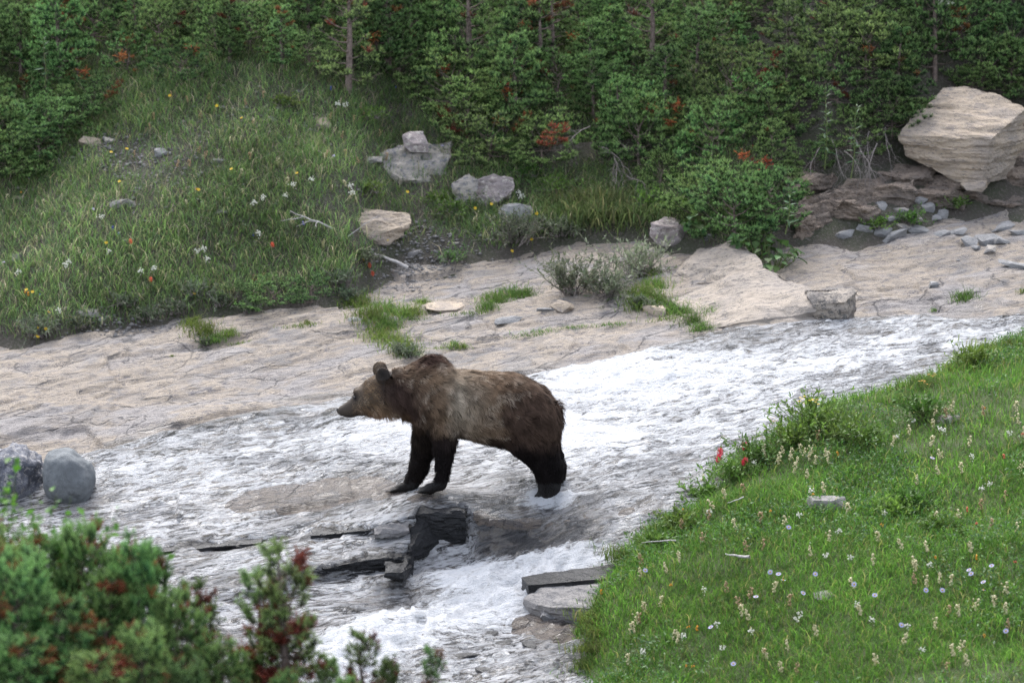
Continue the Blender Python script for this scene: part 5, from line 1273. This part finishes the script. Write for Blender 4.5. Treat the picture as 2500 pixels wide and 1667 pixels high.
def broadleaf(px, py, R, n, label, seed):
    rg = np.random.default_rng(seed); p = hit(px, py, H_land); o = empty('broadleaf_plant', p, label, 'plant'); st = []
    for i in range(n):
        az = rg.random() * 6.28; r_ = R * math.sqrt(rg.random()); h = rg.uniform(.05, .22); q = np.array([math.cos(az) * r_, math.sin(az) * r_, h + .12 * math.sin(az) * r_])
        st.append(tube([(q[0] * .3, q[1] * .3, -.03), (q[0] * .8, q[1] * .8, h * .6), tuple(q)], [.004, .003, .002], 4))
        l = link('leaf', LF[2 + i % 2], M_LEAF, o); l.location = q; l.rotation_euler = (rg.normal(0, .3), .35 + rg.normal(0, .3), az + rg.normal(0, .5)); s = rg.uniform(.75, 1.2); l.scale = (s, s, s)
    v, f = join(st); link('stems', mesh_np('stems', v, f, True), M_STEM, o)
    return o
broadleaf(1885, 655, .26, 44, 'round-leaved green plant in the gap beside the weathered slab', 1)
broadleaf(1850, 620, .2, 30, 'round-leaved green plant under the dark fir', 2)
broadleaf(1720, 570, .18, 26, 'small leafy plant behind the purplish boulder', 3)

# ------------------------------------------------------------------ flowers
def mat_flower(name, col, tr=.3):
    m, nt, b = new_mat(name); b.inputs['Base Color'].default_value = (*col, 1); b.inputs['Roughness'].default_value = .6
    tc = nt.nodes.new('ShaderNodeTexCoord'); n = noise(nt, tc.outputs['Object'], 60, 3)
    nt.links.new(ramp(nt, n, [(.3, tuple(c * .75 for c in col)), (.7, col)]).outputs[0], b.inputs['Base Color'])
    t = nt.nodes.new('ShaderNodeBsdfTranslucent'); t.inputs[0].default_value = (*col, 1); mx = nt.nodes.new('ShaderNodeMixShader'); mx.inputs[0].default_value = tr
    nt.links.new(b.outputs[0], mx.inputs[1]); nt.links.new(t.outputs[0], mx.inputs[2]); nt.links.new(mx.outputs[0], nt.nodes['Material Output'].inputs[0]); return m
MF = {'cream': mat_flower('cream_petals', (.72, .66, .42)), 'white': mat_flower('white_petals', (.78, .78, .70)), 'lav': mat_flower('lavender_petals', (.50, .48, .78)), 'yellow': mat_flower('yellow_petals', (.80, .55, .03)),
      'orange': mat_flower('orange_petals', (.75, .36, .03)), 'red': mat_flower('red_bracts', (.62, .05, .09)), 'coral': mat_flower('coral_bracts', (.70, .16, .09)), 'blue': mat_flower('blue_petals', (.08, .09, .42)), 'tan': mat_flower('dry_seedhead', (.48, .34, .19)), 'eye': mat_flower('yellow_disc', (.7, .45, .05))}
def petal_ring(n, r, w_, z=0, cup=.2, r0=0.0):
    V, F = [], []
    for i in range(n):
        a = i * 2 * math.pi / n; c, s = math.cos(a), math.sin(a)
        for (x, y, zz) in ((r0, 0, 0), (r * .6, -w_ / 2, cup * r * .5), (r, 0, cup * r), (r * .6, w_ / 2, cup * r * .5)):
            V.append((x * c - y * s, x * s + y * c, zz + z))
        F.append((i * 4, i * 4 + 1, i * 4 + 2, i * 4 + 3))
    return np.array(V), np.array(F)
def dots(P, r, rg):
    parts = []
    for p in P:
        o = np.array([(1, 0, 0), (0, 1, 0), (-1, 0, 0), (0, -1, 0), (0, 0, 1), (0, 0, -1)]) * r * rg.uniform(.7, 1.3) * (1 + rg.normal(0, .2, (6, 3)))
        parts.append((o + p, np.array([(0, 1, 4), (1, 2, 4), (2, 3, 4), (3, 0, 4), (1, 0, 5), (2, 1, 5), (3, 2, 5), (0, 3, 5)])))
    return join(parts)
def head(kind, seed):
    rg = np.random.default_rng(seed)
    if kind == 'spike': P = [(rg.normal(0, .009), rg.normal(0, .009), -.075 * t) for t in np.linspace(0, 1, 17)]; return dots(P, .0085, rg)
    if kind == 'cluster': P = [(rg.normal(0, .016), rg.normal(0, .016), rg.normal(-.012, .014)) for _ in range(16)]; return dots(P, .0075, rg)
    if kind == 'daisy': return petal_ring(15, .021, .0065, 0, .12, .004)
    if kind == 'cup': return petal_ring(5, .017, .018, 0, .35)
    if kind == 'brush':
        V, F = [], []; pr = []
        for i in range(5): v, f = petal_ring(6, .030 - .003 * i, .009, .012 * i - .03, 1.3); pr.append((v @ np.array([[math.cos(i), math.sin(i), 0], [-math.sin(i), math.cos(i), 0], [0, 0, 1]]), f))
        return join(pr)
    if kind == 'tops':
        pr = []
        for i in range(7): v, f = petal_ring(7, .013, .006, 0, .1); pr.append((v + np.array([rg.normal(0, .022), rg.normal(0, .022), rg.normal(0, .012)]), f))
        return join(pr)
    if kind == 'dot': return dots([(rg.normal(0, .006), rg.normal(0, .006), rg.normal(0, .006)) for _ in range(4)], .008, rg)
HEADS = {}
def flower(px, py, kind, mk, h, label, group, H, seed, s=1.0, face=True, xy=None):
    rg = np.random.default_rng(seed)
    p = hit(px, py, H) if xy is None else np.array([xy[0], xy[1], float(H(np.array([xy[0]]), np.array([xy[1]]))[0])])
    key = (kind, mk, seed % 3)
    if key not in HEADS: v, f = head(kind, seed % 3 + 5); HEADS[key] = mesh_np('bloom', v, f, False)
    skey = ('stem', round(h, 2))
    if skey not in HEADS: v, f = tube([(0, 0, -.03), (.008, .004, h * .6), (0, 0, h)], [.0022, .002, .0015], 4); HEADS[skey] = mesh_np('stem', v, f, True)
    o = empty('wild_flower', p, label, 'flower', group, rg.random() * 6.28, s)
    st = link('stem', HEADS[skey], M_STEM, o)
    b = link('bloom', HEADS[key], MF[mk], o); b.location = (0, 0, h)
    if kind in ('daisy', 'cup'):
        o.rotation_euler = (0, 0, 0); b.rotation_euler = (.55 + rg.normal(0, .25), rg.normal(0, .3), 0)
        ek = ('eye', kind)
        if ek not in HEADS: v, f = dots([(0, 0, .002)], .006, rg); HEADS[ek] = mesh_np('disc', v, f)
        link('flower_disc', HEADS[ek], MF['eye'], b)
    else: o.rotation_euler = (rg.normal(0, .15), rg.normal(0, .15), rg.random() * 6)
    return o
n_ = 0
def fl(L, *a, **k):
    global n_
    for (px, py) in L: n_ += 1; flower(px, py, *a, seed=n_, **k)
# bank flowers placed as in the photograph
B = H_bank
fl([(1925, 1320), (1900, 1435), (1912, 1450), (1960, 1482), (1845, 1490), (2085, 1460), (2135, 1487), (2365, 1425), (2370, 1435), (2420, 1415), (2260, 1475), (2300, 1475), (2400, 1475), (1735, 1565), (2455, 1575), (1575, 1425), (1790, 1655), (2275, 1150), (1990, 1435), (2200, 1560), (1880, 1430), (2400, 1455)], 'daisy', 'lav', .10, 'lavender daisy with a yellow centre in the bank grass', 'lavender daisies on the bank', B)
fl([(1757, 1150), (1745, 1165), (1815, 1135), (1800, 1165)], 'brush', 'red', .13, 'crimson paintbrush flower at the bank edge against white water', 'crimson paintbrush flowers', B, s=1.1)
fl([(1968, 1050), (1958, 1052), (1985, 1050)], 'tops', 'yellow', .22, 'tall yellow groundsel at the top edge of the bank', 'tall yellow groundsel', B, s=1.1)
fl([(1700, 1150), (1895, 1080), (2245, 985), (2280, 970)], 'tops', 'orange', .20, 'small faded yellow groundsel leaning over the stream', 'faded yellow groundsel on the bank edge', B, s=.9)
fl([(1470, 1465), (1635, 1455), (1680, 1560), (1695, 1562), (1675, 1655), (1690, 1657), (2050, 1135), (1985, 1235), (2400, 1580), (1670, 1275), (1880, 1275), (2150, 1310), (2385, 1390), (2410, 1020), (2290, 1390)], 'dot', 'orange', .09, 'small orange yellow flower deep in the bank grass', 'small orange flowers on the bank', B)
fl([(2365, 1275), (2380, 1310), (2480, 1405), (2450, 1145), (2490, 1090)], 'dot', 'coral', .10, 'small coral pink flower in the bank grass', 'coral flowers on the bank', B)
rgf = np.random.default_rng(77)
def scatter(nmax, px0, px1, py0, py1, H, ok, *a, **k):
    c = 0; t = 0
    while c < nmax and t < nmax * 30:
        t += 1; px, py = rgf.uniform(px0, px1), rgf.uniform(py0, py1)
        p = hit(px, py, H)
        if not ok(p): continue
        fl([(px, py)], *a, **k); c += 1
okb = lambda p: d_bank(p[:1], p[1:2])[0] > .12
scatter(70, 1400, 2500, 1000, 1660, B, okb, 'spike', 'cream', .13, 'cream flower spike on the grass bank', 'cream flower spikes on the bank', B)
fl([(1860 + 11 * i + 6 * (i % 3), 1125 + 9 * (i % 4)) for i in range(16)], 'spike', 'cream', .15, 'cream flower spike in the dense clump on the bank edge', 'dense clump of cream spikes at the bank edge', B, s=.85)
scatter(30, 1400, 2500, 1020, 1660, B, okb, 'cluster', 'white', .13, 'loose white flower cluster on the grass bank', 'white flower clusters on the bank', B, s=.8)
scatter(26, 1400, 2500, 1020, 1660, B, okb, 'spike', 'tan', .12, 'dry tan seed spike on the grass bank', 'dry seed spikes on the bank', B)
# hillside flowers
H_ = H_soil
okh = lambda p: d_soil(p[:1], p[1:2])[0] > .08
fl([(712, 480), (698, 505), (622, 520), (645, 512), (860, 480), (850, 495), (625, 600), (498, 635), (480, 640), (365, 685), (345, 690), (165, 665), (155, 675), (275, 640), (45, 690), (140, 790), (820, 280), (845, 280), (245, 560), (510, 660), (1280, 505), (1260, 500), (760, 465)], 'cluster', 'white', .12, 'creamy white flower cluster on the hillside meadow', 'white flower clusters on the hillside', H_)
fl([(310, 390), (272, 398), (292, 470), (485, 490), (725, 450), (565, 440), (590, 315), (530, 285), (415, 260), (260, 620), (80, 740), (65, 735), (1310, 548), (1298, 610), (1160, 535), (1200, 525), (995, 495), (925, 590), (945, 612), (475, 745), (120, 790), (95, 828), (112, 830), (88, 845), (93, 848), (890, 660), (1250, 640)], 'cup', 'yellow', .10, 'bright yellow five-petalled flower on the hillside', 'yellow flowers on the hillside', H_)
fl([(60, 735), (75, 735), (55, 490), (480, 480)], 'dot', 'orange', .08, 'small orange flower low on the hillside', 'orange flowers on the hillside', H_)
fl([(668, 620), (905, 670), (912, 690), (370, 705), (325, 610), (1455, 690)], 'brush', 'coral', .10, 'coral red paintbrush flower on the hillside', 'coral paintbrush flowers on the hillside', H_, s=.8)
fl([(283, 570), (287, 585), (70, 450), (808, 230), (966, 228), (615, 590), (740, 560), (100, 735)], 'dot', 'blue', .06, 'tiny deep blue flower on the hillside', 'blue flowers on the hillside', H_)
fl([(228, 530), (815, 400), (10, 660), (970, 570), (1080, 375)], 'cup', 'lav', .09, 'pale lavender flower on the hillside', 'lavender flowers on the hillside', H_, s=.8)
scatter(22, 0, 900, 380, 720, H_, okh, 'spike', 'cream', .10, 'small cream flower spike on the hillside meadow', 'cream spikes on the hillside', H_, s=.8)
scatter(26, 300, 950, 230, 420, H_, okh, 'spike', 'tan', .12, 'rusty brown seed spike in the upper meadow', 'rusty seed spikes in the upper meadow', H_, s=.8)
fl([(2300, 140), (2312, 135)], 'cluster', 'white', .35, 'tall white flower head at the dark end of the thicket', 'tall white flowers at the thicket end', H_, s=1.6)

# ------------------------------------------------------------------ near bank: out-of-focus young firs and a leafy shrub
def near_pt(px, py, Y): return on_plane_y(px, py, Y)
NF = [fir('young_fir', 400, .30, 1.1, 46, 'spire', .10, .10, (.11, .235, .075)), fir('young_fir', 401, .34, .95, 46, 'spire', .16, .10, (.105, .225, .075)), fir('young_fir', 402, .14, 1.1, 26, 'spire', .25, .35, (.085, .15, .055))]
NL = ['blurred young fir with rusty needles on the near bank', 'blurred bushy young fir on the near bank', 'blurred thin dying fir leader on the near bank']
rg = np.random.default_rng(9)
def near_fir(px, top, Y, k, s=1.0, wide=1.0):
    """a young fir whose tip is seen at (px, top) and whose foot stands on the near bank"""
    tip = near_pt(px, top, Y); z0 = float(H_near(np.array([tip[0]]), np.array([Y]))[0]); h = tip[2] - z0
    H0 = [1.12, .97, 1.12][k]
    o = make_fir('young_fir', NF[k], (tip[0], Y, z0 - .02), NL[k], ['rusty young firs of the near bank', 'bushy young firs of the near bank', 'thin dying firs of the near bank'][k], rg.random() * 6.28, (h / H0 * wide, h / H0 * wide, h / H0)); return o
for (px, top, Y, k, wd_) in [(205, 1300, -9.6, 1, .62), (330, 1320, -9.8, 0, .62), (110, 1330, -9.5, 1, .8), (365, 1345, -9.2, 0, .55), (265, 1400, -9.9, 0, .8), (430, 1455, -9.9, 1, .7), (640, 1405, -9.6, 2, .8), (700, 1340, -9.7, 2, .9), (540, 1570, -10.0, 1, .8), (600, 1600, -9.6, 0, .8), (800, 1600, -9.8, 0, .6), (890, 1540, -9.5, 2, .9), (950, 1600, -9.7, 0, .5), (700, 1500, -9.8, 2, 1.2), (1060, 1580, -9.6, 2, .7), (480, 1430, -9.4, 2, .8),
                             (30, 1370, -10.2, 1, .9), (150, 1470, -10.3, 1, 1.0), (340, 1540, -10.4, 1, .9), (60, 1560, -10.6, 1, 1.1), (450, 1620, -10.6, 1, .9), (230, 1600, -10.7, 1, 1.0), (-60, 1300, -9.8, 1, .9), (700, 1650, -10.3, 1, .8), (850, 1655, -10.2, 1, .7)]:
    near_fir(px, top, Y, k, wide=wd_)
def near_shrub(px, top, Y, R, label, seed, leaf=.05):
    tip = near_pt(px, top, Y); z0 = float(H_near(np.array([tip[0]]), np.array([Y]))[0]); h = tip[2] - z0
    rg = np.random.default_rng(seed); tub = []; LP, LD, LC = [], [], []
    for s in range(40):
        az = rg.random() * 6.28; P = [np.array([0, 0, -.03])]; d = np.array([math.cos(az) * .5 * R / h, math.sin(az) * .5 * R / h, 1.0])
        for _ in range(6): d = d + rg.normal(0, .12, 3); P.append(P[-1] + d / np.linalg.norm(d) * h * rg.uniform(.13, .17))
        tub.append(tube(P, np.linspace(.005, .0012, 7), 4)); P = np.array(P); t = rg.uniform(.3, 1, 26) * 6; i = np.minimum(t.astype(int), 5); f = (t - i)[:, None]
        LP.append(P[i] * (1 - f) + P[i + 1] * f + rg.normal(0, .02, (26, 3))); dd = rg.normal(0, 1, (26, 3)) + np.array([0, 0, .4]); LD.append(dd / np.linalg.norm(dd, axis=1)[:, None]); LC.append(np.array([(.09, .20, .02), (.06, .14, .025), (.12, .24, .03)])[rg.integers(0, 3, 26)] * rg.uniform(.7, 1.2, (26, 1)))
    LP, LD, LC = map(np.concatenate, (LP, LD, LC)); n = len(LP); L = leaf * rg.uniform(.6, 1.2, n)
    V, F, C = leaf_geo(LP, LD, np.array([0, 0, 1.0]) + rg.normal(0, .5, (n, 3)), L, L * .8, LC)
    o = empty('leafy_shrub', (tip[0], Y, z0), label, 'shrub'); v, f = join(tub); link('stems', mesh_np('stems', v, f, True), M_STEM, o); link('foliage', mesh_np('foliage', V, F, False, {'Col': C}), M_LEAF, o)
near_shrub(15, 1095, -9.4, .40, 'blurred bright green leafy shrub on the near bank beside the dark boulder', 1)
near_shrub(70, 1190, -9.2, .32, 'blurred lime green leafy shrub in front of the smooth grey boulder', 2)
near_shrub(-30, 1230, -9.0, .35, 'blurred leafy shrub at the edge of the young firs', 3)
